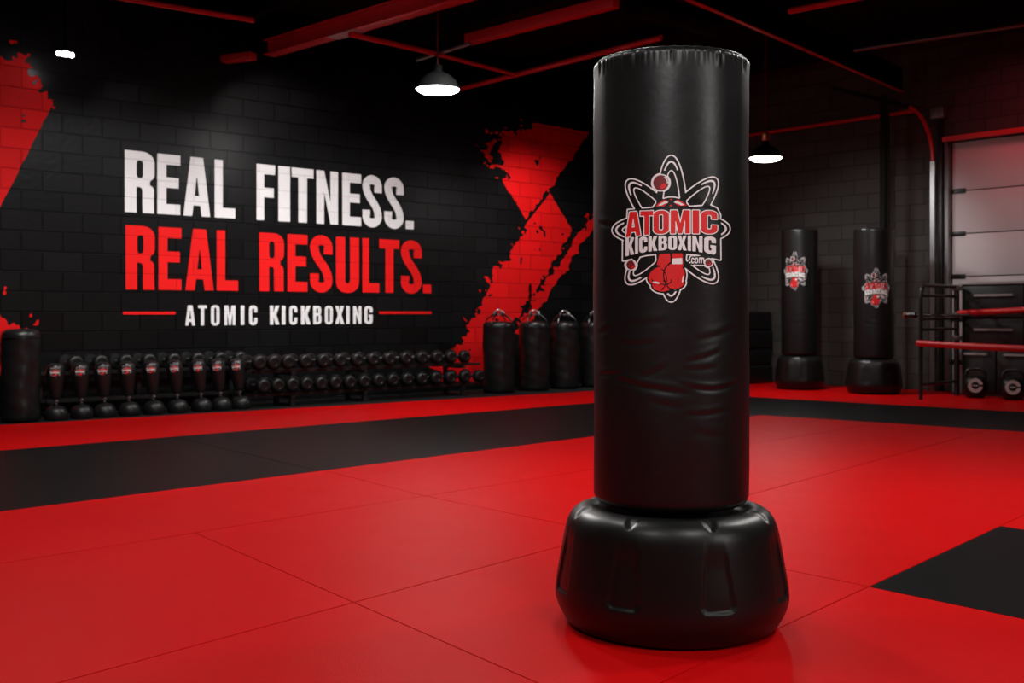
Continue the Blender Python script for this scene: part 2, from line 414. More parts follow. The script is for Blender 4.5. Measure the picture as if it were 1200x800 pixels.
def along(l, px):
    r = Vector(((px - CXP) / F, 1, 0)); return meet(Vector(), r, l[0], l[1] - l[0])
kB, kC = X_(LB, RB), X_(LC, RC)
rim_r = oR + nR * .02; rim_rl = (rim_r, rim_r + uR)
kA = X_(LA, rim_rl)
far_r = lambda l: l[1] + (l[1] - l[0]).normalized() * 4.0
left = -330
floor_mat([along(LA, left), kA, kB, along(LB, left)], M['mat_red'], 'narrow red border mat strip running along the floor under the slogan wall')
floor_mat([kA, oR + nR * .02 + uR * 9, far_r(RB), kB], M['mat_red'], 'narrow red border mat under the two standing bags and rope rack')
band = [along(LB, left), kB, kC, along(LC, left)]
b1, b2 = cut(band, SEAM)
if sum((p.x for p in b1)) / len(b1) > sum((p.x for p in b2)) / len(b2): b1, b2 = b2, b1
floor_mat(b1, M['mat_black'], 'black floor mat band panel in front of the small strike bags')
floor_mat(b2, M['mat_black'], 'black floor mat band panel in front of the dumbbell rack')
floor_mat([kB, far_r(RB), far_r(RC), kC], M['mat_black'], 'black floor mat band passing before the two standing bags and rope rack')
field = [kC, far_r(RC), Vector((7.5, -2, 0)), Vector((-4.2, -2, 0)), along(LC, left)]
def ordered(a, b, key): return (a, b) if key(a) <= key(b) else (b, a)
def cen(p): return sum(p, Vector()) / len(p)
def side_cut(poly, l, ref):
    """(the half that holds ref, the other half)"""
    n = Vector((-(l[1].y - l[0].y), l[1].x - l[0].x)); s = 1 if (ref.xy - l[0].xy).dot(n) > 0 else -1
    return clip(poly, l[0], l[1], s), clip(poly, l[0], l[1], -s)
fl = G(100, 610); nearp = G(600, 790)
row0, rest = side_cut(field, L1, kC); row1, rest = side_cut(rest, L2, kC); row2, row3 = side_cut(rest, L3, G(1000, 640))
r0a, r0b = side_cut(row0, ln((423, 562), (498, 581)), G(200, 600))
floor_mat(r0a, M['mat_red'], 'red floor mat edging the black band below the small strike bags')
floor_mat(r0b, M['mat_red'], 'red floor mat edging the black band behind the big logo bag')
r1a, r1b = side_cut(row1, M1, G(100, 700)); r1b, r1c = side_cut(r1b, M2, G(450, 650))
floor_mat(r1a, M['mat_red'], 'dim red floor mat filling the lower left corner of the picture')
floor_mat(r1b, M['mat_red'], 'red floor mat with bright sheen just left of the big bag base')
floor_mat(r1c, M['mat_red'], 'long red floor mat stretching away behind the big bag base')
r2a, r2b = side_cut(row2, M1, G(300, 790)); r2b, r2c = side_cut(r2b, M2, G(650, 740))
floor_mat(r2a, M['mat_red'], 'red floor mat at bottom edge of picture, left of the long diagonal seam')
floor_mat(r2b, M['mat_red'], 'red floor mat directly under the big logo bag base')
floor_mat(r2c, M['mat_red'], 'red floor mat between the big bag and the black corner mat')
r3a, r3b = side_cut(row3, M2b, G(1000, 780)); r3b, r3c = side_cut(r3b, M0, G(1150, 670))
floor_mat(r3a, M['mat_red'], 'red floor mat along the bottom, in front of the black corner mat')
floor_mat(r3b, M['mat_black'], 'square black floor mat set in the red mats, pointing its corner at the bag')
floor_mat(r3c, M['mat_red'], 'red floor mat just beyond the far edge of the square black mat')

# ------------------------------------------------------------------ painted lettering on the left wall
def fill_contours(items, depth):
    """items: lists of contours in wall coordinates; returns a bmesh of filled, slightly raised letters"""
    cu = bpy.data.curves.new('tmp', 'CURVE'); cu.dimensions = '2D'; cu.fill_mode = 'BOTH'; cu.extrude = depth / 2
    for conts in items:
        for c in conts:
            s = cu.splines.new('POLY'); s.points.add(len(c) - 1); s.use_cyclic_u = True
            for p, q in zip(s.points, c): p.co = (q[0], q[1], 0, 1)
    ob = bpy.data.objects.new('tmp', cu); COL.objects.link(ob)
    dg = bpy.context.evaluated_depsgraph_get(); dg.update()
    me = bpy.data.meshes.new_from_object(ob.evaluated_get(dg))
    bm = bmesh.new(); bm.from_mesh(me); bpy.data.objects.remove(ob); bpy.data.curves.remove(cu); bpy.data.meshes.remove(me)
    return bm
TX = lambda x: 120 + x * .34167
TY = lambda y: 160 + y * .34167
def text_line(spec, topl, botl, t, y):
    """spec: (letter, x0, x1) in crop pixels; top and bottom lines each given by two crop points"""
    def line(p):
        (sa, za), (sb, zb) = wl(TX(p[0][0]), TY(p[0][1])), wl(TX(p[1][0]), TY(p[1][1]))
        return lambda s: za + (zb - za) * (s - sa) / (sb - sa)
    top, bot = line(topl), line(botl); items = []
    for ch, x0, x1 in spec:
        sh = .02 * (x1 - x0) if ch not in '.I' else 0
        s0, s1 = wl(TX(x0 + sh), 300)[0], wl(TX(x1 - sh), 300)[0]
        tt, hh = t, 1.0
        if ch in 'TF': tt = t * 1.02
        if ch == '.': hh = .165
        ov = .012 if ch in 'SOUCG' else 0
        conts = []
        for c in glyph(ch, tt, y):
            q = []
            for (gx, gy) in c:
                s = s0 + (s1 - s0) * gx; b, tp = bot(s), top(s); gy = -ov + gy * hh * (1 + 2 * ov if ch in 'SOCG' else 1 + ov)
                q.append((s, b + (tp - b) * gy))
            conts.append(q)
        items.append(conts)
    return items
white = [('R', 74, 180), ('E', 186, 268), ('A', 275, 371), ('L', 383, 456), ('F', 527, 593), ('I', 603, 643), ('T', 647, 725), ('N', 732, 809), ('E', 821, 888), ('S', 890, 959), ('S', 965, 1034), ('.', 1040, 1067)]
redl = [('R', 77, 181), ('E', 190, 272), ('A', 282, 383), ('L', 390, 466), ('R', 536, 624), ('E', 633, 704), ('S', 710, 790), ('U', 799, 881), ('L', 890, 950), ('T', 948, 1019), ('S', 1022, 1096), ('.', 1099, 1127)]
small = [('A', 283, 318), ('T', 327, 358), ('O', 371, 402), ('M', 417, 456), ('I', 474, 486), ('C', 502, 531), ('K', 573, 607), ('I', 615, 627), ('C', 640, 668), ('K', 680, 714), ('B', 722, 751), ('O', 762, 790), ('X', 797, 829), ('I', 836, 847), ('N', 859, 888), ('G', 897, 927)]
def paint(name, bm, m, label, cat, off=.0035):
    o = mk(name, bm, m, smooth=False); o.matrix_world = ML @ Matrix.Translation((0, 0, off)); return tag(o, label, cat)
paint('slogan_sign', fill_contours(text_line(white, ((72, 45), (882, 130)), ((77, 258), (1066, 318)), .39, .172), .004), M['paint_white'], 'large white slogan REAL FITNESS. painted on the black block wall', 'sign')
paint('slogan_sign', fill_contours(text_line(redl, ((77, 303), (1018, 355)), ((77, 524), (1126, 537)), .39, .172), .004), M['paint_red'], 'large red slogan REAL RESULTS. painted on the black block wall', 'sign')
nm = root('name_sign', 'small white gym name lettering between two red lines under the slogan', 'sign', mw=ML @ Matrix.Translation((0, 0, .0035)))
for wd in (small[:6], small[6:]):
    mk('word', fill_contours(text_line(wd, ((283, 578), (926, 582)), ((283, 648), (926, 641)), .36, .15), .004), M['paint_white'], nm, smooth=False)
for (x0, x1, y0, y1) in ((70, 250, 600.5, 610), (948, 1128, 599.5, 608)):
    (sa, za), (sb, zb) = wl(TX(x0), TY(y0)), wl(TX(x1), TY(y1)); ya = wl(TX(x0), TY(y1))[1]; yb = wl(TX(x1), TY(y0))[1]
    mk('red_line', fill_contours([[[(sa, za), (sb, yb), (sb, zb), (sa, ya)]]], .004), M['paint_red'], nm, smooth=False)

# ------------------------------------------------------------------ ragged red brush strokes on the left wall
def mural(polys, rag, label, cell=.016, seed=3):
    """polys: stroke outlines (picture points); rag: polylines along which the brush frayed: (points, reach inward, reach outward, streak angle)"""
    W = [[wl(*p) for p in pl] for pl in polys]
    a = np.array([p for w in W for p in w]); lo, hi = a.min(0) - .3, a.max(0) + .3
    lo[1] = max(lo[1], .02); hi[1] = min(hi[1], CZ - .05)
    xs = np.arange(lo[0], hi[0], cell); ys = np.arange(lo[1], hi[1], cell); X, Y = np.meshgrid(xs, ys)
    D = None
    for w in W:
        d = sdf_poly([w], X, Y); D = d if D is None else np.minimum(D, d)
    D = D + fbm(X * 9, Y * 9, 3, 9) * .012
    for k, (pl, rin, rout) in enumerate(rag):
        pl = [wl(*p) for p in pl]; dist = np.full(X.shape, 9.0)
        for (ax, ay), (bx, by) in zip(pl, pl[1:]):
            ex, ey = bx - ax, by - ay; L = ex * ex + ey * ey
            t = np.clip(((X - ax) * ex + (Y - ay) * ey) / L, 0, 1); dist = np.minimum(dist, np.hypot(X - ax - t * ex, Y - ay - t * ey))
        (ax, ay), (bx, by) = pl[0], pl[-1]; th = math.atan2(by - ay, bx - ax) + .45
        U = X * math.cos(th) + Y * math.sin(th); Vv = -X * math.sin(th) + Y * math.cos(th)
        n = fbm(U * 9, Vv * 5, 3, seed + 7 * k) + .7 * fbm(U * 24, Vv * 13, 3, seed + 20 + 7 * k)
        cutp = 1.25 * np.clip(dist / rin, 0, 1.5) - .30 + n              # >0 keeps the paint
        D = np.where(dist < rin * 1.2, np.maximum(D, -cutp * .12), D)
        spl = n - .26 - .75 * dist / rout                                # islands and splashes outside the edge
        D = np.minimum(D, np.where(dist < rout, -spl * .12, 1.0))
    wear = fbm(X * 11, Y * 8, 4, seed + 41)                              # small worn spots where the blocks show through
    D = np.maximum(D, (wear - .50) * .3)
    bm = bmesh.new()
    march(D, xs, ys, bm, lambda x, y: Vector((x, y, 0)))
    r = bmesh.ops.extrude_face_region(bm, geom=bm.faces[:]); bmesh.ops.translate(bm, vec=(0, 0, .002), verts=[v for v in r['geom'] if isinstance(v, bmesh.types.BMVert)])
    o = mk('mural_art', bm, M['wall_red'], smooth=False); o.matrix_world = ML @ Matrix.Translation((0, 0, .001))
    return tag(o, label, 'mural')
mural([[(-75, 40), (20, 48), (44, 60), (62, 121), (-60, 362)], [(-70, 320), (-4, 348), (22, 380), (42, 392), (30, 440), (-40, 440)]],
      [([(44, 58), (50, 84), (63, 120)], .26, .16), ([(-30, 335), (0, 346), (24, 380), (46, 395)], .26, .3), ([(-40, 42), (44, 58)], .4, .12)],
      'frayed red brush stroke at the end of the wall beyond the slogan and small bags', seed=5)
mural([[(566, 165), (598, 146), (617, 142), (690, 155), (643, 224), (616.3, 257.5), (583, 203)], [(644.5, 226.5), (671.5, 271), (560, 447), (510, 447), (617.5, 260.5)],
       [(706, 228), (706, 251), (612, 394), (598, 387)]],
      [([(584, 205), (563, 170), (598, 143), (612, 141)], .50, .22), ([(613, 264), (510, 440)], .17, .24), ([(706, 251), (612, 394)], .05, .06), ([(706, 228), (598, 387)], .13, .10), ([(671, 274), (560, 450)], .04, .10), ([(688, 160), (645, 222)], .05, .04), ([(640, 225), (620, 252)], .05, .02)],
      'red brush stroke arrow bent like a chevron above the strap-topped heavy bags', seed=8)

# ------------------------------------------------------------------ the logo artwork (drawn once, in its own units)
def logo_fields(step):
    xs = np.arange(40, 616, step); ys = np.arange(50, 770, step); X, Y = np.meshgrid(xs, ys)
    loops = [(330, 410, 331, 72, 90), (332, 420, 306, 74, 49.5), (330, 421, 308, 74, -49.8), (328, 413, 263, 78, 0)]
    inner = [(331, 412, 270, 47, 90), (332, 420, 262, 47, 49.5), (330, 421, 264, 47, -49.8), (328, 413, 222, 46, 0)]
    S = None; hl = None
    for (o, i) in zip(loops, inner):
        so = sdf_ell(X, Y, *o); si = sdf_ell(X, Y, *i)
        b = np.maximum(so, -si); S = b if S is None else np.minimum(S, b)
        mid = np.abs(sdf_ell(X, Y, o[0], o[1], (o[2] + i[2]) / 2 + 4, (o[3] + i[3]) / 2, o[4]))
        c, s = math.cos(math.radians(o[4])), math.sin(math.radians(o[4]))
        u = np.abs((X - o[0]) * c + (Y - o[1]) * s) / o[2]
        h = np.maximum(mid - 3.6 - 14 * np.clip(u - .86, 0, .1), (.80 - u) * 60)
        hl = h if hl is None else np.minimum(hl, h)
    globe = sdf_ell(X, Y, 330, 352, 92, 84)
    # text lines, arched
    A_top = lambda x: 326 + 6 * ((x - 330) / 205) ** 2; A_bot = lambda x: 432 + 15 * ((x - 330) / 205) ** 2 * (1.0 if x < 330 else .2)
    K_top = lambda x: 441 + 8 * ((x - 330) / 205) ** 2; K_bot = lambda x: 507 + 27 * ((x - 330) / 205) ** 2
    def line(spec, top, bot, t, y):
        d = None
        for ch, x0, x1 in spec:
            cs = []
            for c in glyph(ch, t, y):
                q = []
                for (gx, gy) in c:
                    xx = x0 + (x1 - x0) * gx; q.append((xx, bot(xx) + (top(xx) - bot(xx)) * gy))
                cs.append(q)
            g = sdf_poly(cs, X, Y); d = g if d is None else np.minimum(d, g)
        return d
    atomic = line([('A', 124, 192), ('T', 190, 248), ('O', 250, 320), ('M', 328, 414), ('I', 426, 455), ('C', 464, 536)], A_top, A_bot, .36, .19)
    kick = line([('K', 123, 163), ('I', 166, 180), ('C', 185, 222), ('K', 227, 268), ('B', 273, 312), ('O', 317, 356), ('X', 358, 400), ('I', 404, 419), ('N', 425, 470), ('G', 477, 530)], K_top, K_bot, .38, .2)
    com = line([('c', 422, 436)], lambda x: 540, lambda x: 568, .34, .1)
    dot = sdf_poly([[(411, 561), (418, 561), (418, 568), (411, 568)]], X, Y)
    com = line([('c', 420, 434), ('o', 436, 451), ('m', 454, 478)], lambda x: 532, lambda x: 569, .30, .1); com = np.minimum(com, dot)
    ban = sdf_poly([[(134, 322), (250, 313), (330, 314), (410, 312), (505, 307), (532, 320), (548, 350), (549, 552), (440, 528), (330, 518), (220, 528), (111, 553), (112, 466), (128, 440)]], X, Y)
    balls = [(284, 200, 36), (148, 573, 22), (498, 565, 17)]
    cuffl = sdf_poly([[(276, 522), (328, 520), (330, 560), (300, 590), (262, 575)]], X, Y)
    cuffr = sdf_poly([[(332, 520), (384, 520), (388, 585), (330, 590)]], X, Y)
    gl = np.minimum(np.minimum(sdf_ell(X, Y, 270, 622, 50, 36, -38), cuffl), sdf_ell(X, Y, 286, 672, 44, 26, 8))
    gr = np.minimum(np.minimum(sdf_ell(X, Y, 345, 622, 49, 58, 0), cuffr), sdf_ell(X, Y, 352, 660, 40, 26, -12))
    gloves = np.minimum(gl, gr)
    full = np.minimum(np.minimum(S, ban), np.minimum(globe, gloves - 4))
    for (x, y, r) in balls: full = np.minimum(full, sdf_ell(X, Y, x, y, r + 3, r + 3))
    full = np.minimum(full, com - 6)
    ban2 = np.minimum(ban, gloves - 4)
    for (x, y, r) in balls: ban2 = np.minimum(ban2, sdf_ell(X, Y, x, y, r + 3, r + 3))
    ring = np.maximum(full - 6.0, -full)
    hl = np.maximum(hl, -(np.minimum(np.minimum(ban2, globe), com - 6) - 4))
    rings_b = None
    for (x, y, r) in balls:
        q = np.abs(sdf_ell(X, Y, x, y, r + 1.5, r + 1.5)) - 2.6; rings_b = q if rings_b is None else np.minimum(rings_b, q)
    glove_lines = np.minimum(np.abs(gr) - 2.6, np.minimum(np.maximum(np.abs(sdf_ell(X, Y, 286, 640, 46, 22, 10)) - 2.2, 640 - Y), np.maximum(np.abs(sdf_ell(X, Y, 250, 640, 60, 60)) - 2.0, np.maximum(560 - Y, 285 - X))))
    sepl = np.maximum(gloves + 2.5, -glove_lines)
    patch = sdf_poly([[(333, 546), (379, 543), (380, 571), (334, 571)]], X, Y)
    shine = np.minimum(np.maximum(sdf_ell(X, Y, 262, 655, 17, 4.5, 10), -9), np.minimum(sdf_ell(X, Y, 352, 690, 26, 6, -8), sdf_ell(X, Y, 383, 640, 3.5, 17, 10)))
    gshine = np.maximum(np.abs(sdf_ell(X, Y, 330, 352, 76, 66)) - 5, Y - 304)
    bars = np.minimum(np.abs((X - 330) * .64 + (Y - 290) * .77) - 7, np.abs((X - 330) * -.64 + (Y - 290) * .77) - 7)
    globe_red = np.maximum(np.maximum(globe + 5, ban2 * -1 + 5), -bars)
    globe_red = np.maximum(globe_red, -(ban - 6))
    ballred = None; balldark = None
    for (x, y, r) in balls:
        q = sdf_ell(X, Y, x, y, r - 2, r - 2); balldark = q if balldark is None else np.minimum(balldark, q)
        h = sdf_ell(X, Y, x + r * .28, y + r * .45, r * .42, r * .30, -35); ballred = h if ballred is None else np.minimum(ballred, h)
    bshine = None
    for (x, y, r) in balls:
        q = np.maximum(np.abs(sdf_ell(X, Y, x, y, r * .82, r * .82)) - r * .07, np.maximum(x + r * .4 - X, Y - y - r * .1)); bshine = q if bshine is None else np.minimum(bshine, q)
    W = np.minimum(np.minimum(ring, hl), rings_b)
    W = np.minimum(W, np.maximum(atomic - 4.2, -atomic)); W = np.minimum(W, kick); W = np.minimum(W, np.minimum(com, np.minimum(patch, np.maximum(shine, gloves))))
    W = np.minimum(W, np.maximum(gshine, globe_red + 1)); W = np.minimum(W, bshine)
    redm = np.minimum(np.minimum(atomic - .2, sepl), np.minimum(globe_red, ballred))
    return xs, ys, [(np.minimum(full, full), 3), (balldark, 2), (redm, 1), (W, 0)]
INK = ['white_ink', 'red_ink', 'dark_red_ink', 'black_ink']
def build_logo(bag, mapf, step, lift):
    xs, ys, layers = logo_fields(step); bm = bmesh.new()
    for k, (D, mi) in enumerate(layers):
        if mi == 3: continue
        march(D, xs, ys, bm, lambda x, y, k=k: mapf(x, y, lift * k), mi)
    return mk('logo', bm, [M[i] for i in INK], bag, smooth=False)

# ------------------------------------------------------------------ free-standing strike bags
def strike_bag(loc, face, label, zs=1.0, rs=1.0, hero=False, rb=.2416, base_s=1.0, group=None):
    """face: direction (angle) the printed logo looks to"""
    rt = root('free_standing_bag', label, 'punching bag', loc, face, group)
    NT, NZ = (288, 300) if hero else (72, 90)
    zb, zt = .374, 1.75
    D0 = math.hypot(.499, 3.49)
    def th_of(px): return math.asin(max(-.98, min(.98, ((px - 786) / F * (D0 - rb * .9)) / rb)))
    def z_of(py): return CH + (HZ - py) / F * (D0 - rb)
    CR = []   # creases: th0, th1, z at both ends, sag, width, depth
    def cr(x0, y0, x1, y1, sag, w, a): CR.append((th_of(x0), th_of(x1), z_of(y0), z_of(y1), sag, w, a))
    cr(722, 445, 812, 460, -.006, .009, .0055); cr(798, 450, 862, 450, -.016, .007, .0065); cr(803, 424, 842, 412, -.002, .008, .004)
    cr(803, 485, 850, 482, -.003, .008, .0035); cr(701, 441, 730, 437, -.003, .007, .004); cr(752, 442, 782, 428, -.003, .009, .003)
    cr(728, 403, 768, 401, -.004, .009, .003); cr(800, 432, 838, 430, -.003, .008, .003); cr(700, 256, 722, 262, -.004, .007, .004)
    cr(815, 240, 850, 262, .002, .010, .002); cr(762, 470, 800, 476, -.002, .01, .0025); cr(700, 392, 716, 384, 0, .008, .003); cr(815, 398, 860, 384, -.004, .01, .003)
    cr(810, 505, 850, 512, -.003, .012, .002); cr(735, 380, 780, 376, -.003, .01, .002)
    def gath(th, z):
        if z < zt - .06: return 0.0
        k = (z - (zt - .06)) / .06
        n = math.sin(th * 46 + 2.2 * math.sin(th * 7)) * (.6 + .6 * math.sin(th * 11 + 1)) + .6 * math.sin(th * 83 + 3 * math.sin(th * 5))
        return .0028 * n * k * max(0, 1 - max(0, (k - .78) / .22) * .6)
    def rad(th, z):
        d = .0010 * math.sin(3 * th + 5 * z) + .0006 * math.sin(5 * th - 11 * z + 1) + .0004 * math.sin(2 * th + 23 * z)
        for (t0, t1, z0, z1, sag, w, a) in CR:
            u = (th - t0) / (t1 - t0)
            if -.25 < u < 1.25:
                dz = z - (z0 + (z1 - z0) * u + sag * (1 - (2 * u - 1) ** 2))
                if abs(dz) < 5 * w:
                    win = max(0, 1 - abs(2 * u - 1) ** 3 / 1.6) * min(1, (u + .25) / .3) * min(1, (1.25 - u) / .3)
                    d += .42 * a * win * (-math.exp(-(dz / w) ** 2) + .75 * math.exp(-((dz - 1.9 * w) / (1.3 * w)) ** 2))
        return d + gath(th, z)
    bm = bmesh.new(); rings = []
    prof = [(.0, zb), (.10, zb), (rb - .035, zb)]
    for k in range(1, 9): a = -PI / 2 + k * PI / 16; prof.append((rb - .032 + .032 * math.cos(a), zb + .032 + .032 * math.sin(a)))
    n0 = len(prof)
    for k in range(1, NZ + 1): prof.append((rb, zb + .032 + (zt - .016 - zb - .032) * k / NZ))
    for k in range(1, 6): a = k * PI / 10; prof.append((rb - .016 + .016 * math.cos(a), zt - .016 + .016 * math.sin(a)))
    prof += [(rb - .03, zt - .002), (rb - .05, zt - .004), (.12, zt - .002), (0, zt)]
    for (r, z) in prof:
        if r < 1e-6: rings.append([bm.verts.new((0, 0, z * zs))]); continue
        w = min(1, r / rb) ** 4
        rings.append([bm.verts.new(((r + rad(th, z) * w) * rs * math.cos(th), (r + rad(th, z) * w) * rs * math.sin(th), z * zs)) for th in [(2 * PI * k / NT + PI) % (2 * PI) - PI for k in range(NT)]])
    for a, b in zip(rings, rings[1:]):
        for k in range(NT):
            k2 = (k + 1) % NT
            if len(a) == 1: bm.faces.new((a[0], b[k2], b[k]))
            elif len(b) == 1: bm.faces.new((a[k], a[k2], b[0]))
            else: bm.faces.new((a[k], a[k2], b[k2], b[k]))
    mk('bag', bm, M['leather'] if hero else M['leather_far'], rt, angle=60)
    nt_ = 144 if hero else 48
    pz = zt - .001
    mk('piping', tube([((rb - .014) * rs * math.cos(2 * PI * k / nt_), (rb - .014) * rs * math.sin(2 * PI * k / nt_), (pz + .0012 * math.sin(k * 1.7)) * zs) for k in range(nt_)], .0042, 8, closed=True), M['leather'] if hero else M['leather_far'], rt)
    # base: turned body with eight pressed panels and eight notches on its shoulder
    pts = [(0, .002), (.28, .002), (.318, .003), (.326, .008), (.340, .030), (.3555, .060), (.3615, .078), (.3635, .090), (.3635, .100), (.3615, .118), (.358, .145), (.350, .190), (.342, .235), (.334, .280), (.327, .310), (.318, .332), (.304, .350), (.285, .362), (.262, .367), (.245, .366), (.232, .360), (.222, .356), (.15, .356), (0, .356)]
    fine = []
    for (a, b) in zip(pts, pts[1:]):
        n = max(1, int(math.hypot(b[0] - a[0], b[1] - a[1]) / (.004 if hero else .02)))
        for k in range(n): fine.append((a[0] + (b[0] - a[0]) * k / n, a[1] + (b[1] - a[1]) * k / n))
    fine.append(pts[-1])
    for _ in range(6 if hero else 1):
        fine = [fine[0]] + [((p[0] + 2 * q[0] + r[0]) / 4, (p[1] + 2 * q[1] + r[1]) / 4) for p, q, r in zip(fine, fine[1:], fine[2:])] + [fine[-1]]
    NB = 360 if hero else 96
    sm = lambda x: 0 if x <= 0 else 1 if x >= 1 else x * x * (3 - 2 * x)
    def bd(th, r, z):
        a = (th / (PI / 4)) % 1 - .5; a *= PI / 4                       # angle from the middle of the nearest panel
        d = 0
        if .09 < z < .34 and r > .28:
            hw = .150 - (.150 - .095) * (z - .112) / .19
            e = min((hw - abs(a)) * r, z - .112 + .02 * max(0, abs(a) / hw - .72) * -3)
            d -= .0065 * sm(e / .005) * sm((.325 - z) / .10)
        if z > .300 and r > .262:
            s = math.hypot(r - .262, z - .367)                          # distance down over the shoulder
            hw = .085 * math.sqrt(max(0, 1 - (s / .062) ** 2)) if s < .062 else 0
            e = (hw - abs(a)) * r
            d -= .011 * sm(e / .010)
        return d
    bm = bmesh.new(); rings = []
    for (r, z) in fine:
        if r < 1e-6: rings.append([bm.verts.new((0, 0, z * zs))]); continue
        rings.append([bm.verts.new(((r + bd(2 * PI * k / NB, r, z)) * base_s * math.cos(2 * PI * k / NB), (r + bd(2 * PI * k / NB, r, z)) * base_s * math.sin(2 * PI * k / NB), z * zs)) for k in range(NB)])
    for a, b in zip(rings, rings[1:]):
        for k in range(NB):
            k2 = (k + 1) % NB
            if len(a) == 1: bm.faces.new((a[0], b[k2], b[k]))
            elif len(b) == 1: bm.faces.new((a[k], a[k2], b[0]))
            else: bm.faces.new((a[k], a[k2], b[k2], b[k]))
    mk('base', bm, M['plastic'], rt, angle=70)
    mk('neck', lathe([(.10 * rs, .350 * zs), (.11 * rs, .354 * zs), (.11 * rs, .372 * zs), (.10 * rs, .376 * zs)], 40), M['plastic'], rt)
    if hero:
        def mapf(x, y, l):
            px, py = (700 + x / 3.811 - 786) * .962, 267 + (160 + y / 3.8095 - 265.5) * .97; th = 0.0
            for _ in range(12): th = math.asin(max(-.999, min(.999, px / F * (D0 - rb * math.cos(th)) / rb)))
            z = CH + (HZ - py) / F * (D0 - rb * math.cos(th))
            r = rb + rad(th, z) + .0012 + l
            return Vector((r * math.cos(th), r * math.sin(th), z))
        build_logo(rt, mapf, 3.0, .0005)
    else:
        def mapf(x, y, l):
            th = ((x - 330) * LOGO[0]) / rb; z = LOGO[1] - (y - 410) * LOGO[0]
            r = (rb + rad(th, z)) * rs + .003 + l * 3
            return Vector((r * math.cos(th), r * math.sin(th), z * zs))
        build_logo(rt, mapf, 8.0, .0008)
    return rt
hx, hy = .499, 3.49
strike_bag((hx, hy, 0), math.atan2(-hy, -hx), 'big black free-standing punching bag with atom and gloves logo, nearest to the camera', hero=True)
LOGO = (.00063, 1.295)
c1 = G(937, 455.5); c2 = G(1024, 460.5)
strike_bag(c1, math.atan2(-c1.y, -c1.x) - .25, 'far standing punching bag with logo, beside the pendant lamp against the wall', zs=2.08 / 1.75, rs=.96, base_s=.88, group='far standing logo bags')
LOGO = (.00063, 1.12)
strike_bag(c2, math.atan2(-c2.y, -c2.x) + .12, 'far standing punching bag with lower logo, before the slim pole near the rope rack', zs=2.03 / 1.75, rs=1.0, base_s=.94, group='far standing logo bags')

# ------------------------------------------------------------------ things along the left wall
def off_line(off): return (oL + nL * off, uL)
def spot(px, off, z=FZ):
    q = on_line(px, *off_line(off)); return Vector((q.x, q.y, z))
ORD = 'first second third fourth fifth sixth seventh eighth ninth tenth eleventh twelfth thirteenth fourteenth fifteenth sixteenth'.split()
# small strike bags on domed bases
def small_bag():
    rt = root('small_strike_bag', '', 'punching bag')
    prof = [(0, .20)] + [(.048 * math.sin(a), .215 - .018 * math.cos(a)) for a in [k * PI / 16 for k in range(1, 9)]] + [(.056, .26), (.068, .32), (.078, .39), (.083, .44), (.082, .475), (.076, .502), (.062, .522), (.040, .534), (0, .538)]
    b = mk('bag', lathe(prof, 32), M['leather_far'], rt)
    base = mk('base', lathe([(0, 0), (.085, 0), (.102, .006), (.108, .03), (.106, .062), (.095, .095), (.074, .12), (.045, .132), (.022, .137), (.022, .15), (0, .15)], 32), M['rubber'], rt)
    mk('neck', lathe([(0, .148), (.013, .148), (.013, .165), (.024, .170), (.026, .182), (.020, .190), (.020, .203), (0, .203)], 20), M['dull_steel'], rt)
    def mapf(x, y, l):
        th = (x - 330) * .00018 / .08 - PI / 2; z = .462 - (y - 410) * .00016
        r = np.interp(z, [.20, .26, .32, .39, .44, .475, .502, .522], [.046, .056, .068, .078, .083, .082, .076, .062]) + .002 + l
        return Vector((r * math.cos(th), r * math.sin(th), z))
    build_logo(rt, mapf, 14.0, .0007)
    return rt
proto = small_bag()
xs_small = [66, 96, 123, 152, 181, 209, 237, 260, 283]
for i, px in enumerate(xs_small):
    loc = spot(px, .68)
    r = proto if i == 0 else dup(proto, loc)
    r.location = loc; r.rotation_euler = (0, -.02 - .012 * i, math.atan2(loc.y, loc.x) - PI / 2)
    r['group'] = 'small strike bags along the slogan wall'
    r['label'] = 'small logo strike bag on domed base, %s in its row from the plain corner bag' % ORD[i] if i < 8 else 'small logo strike bag on domed base, last of its row beside the dumbbells'

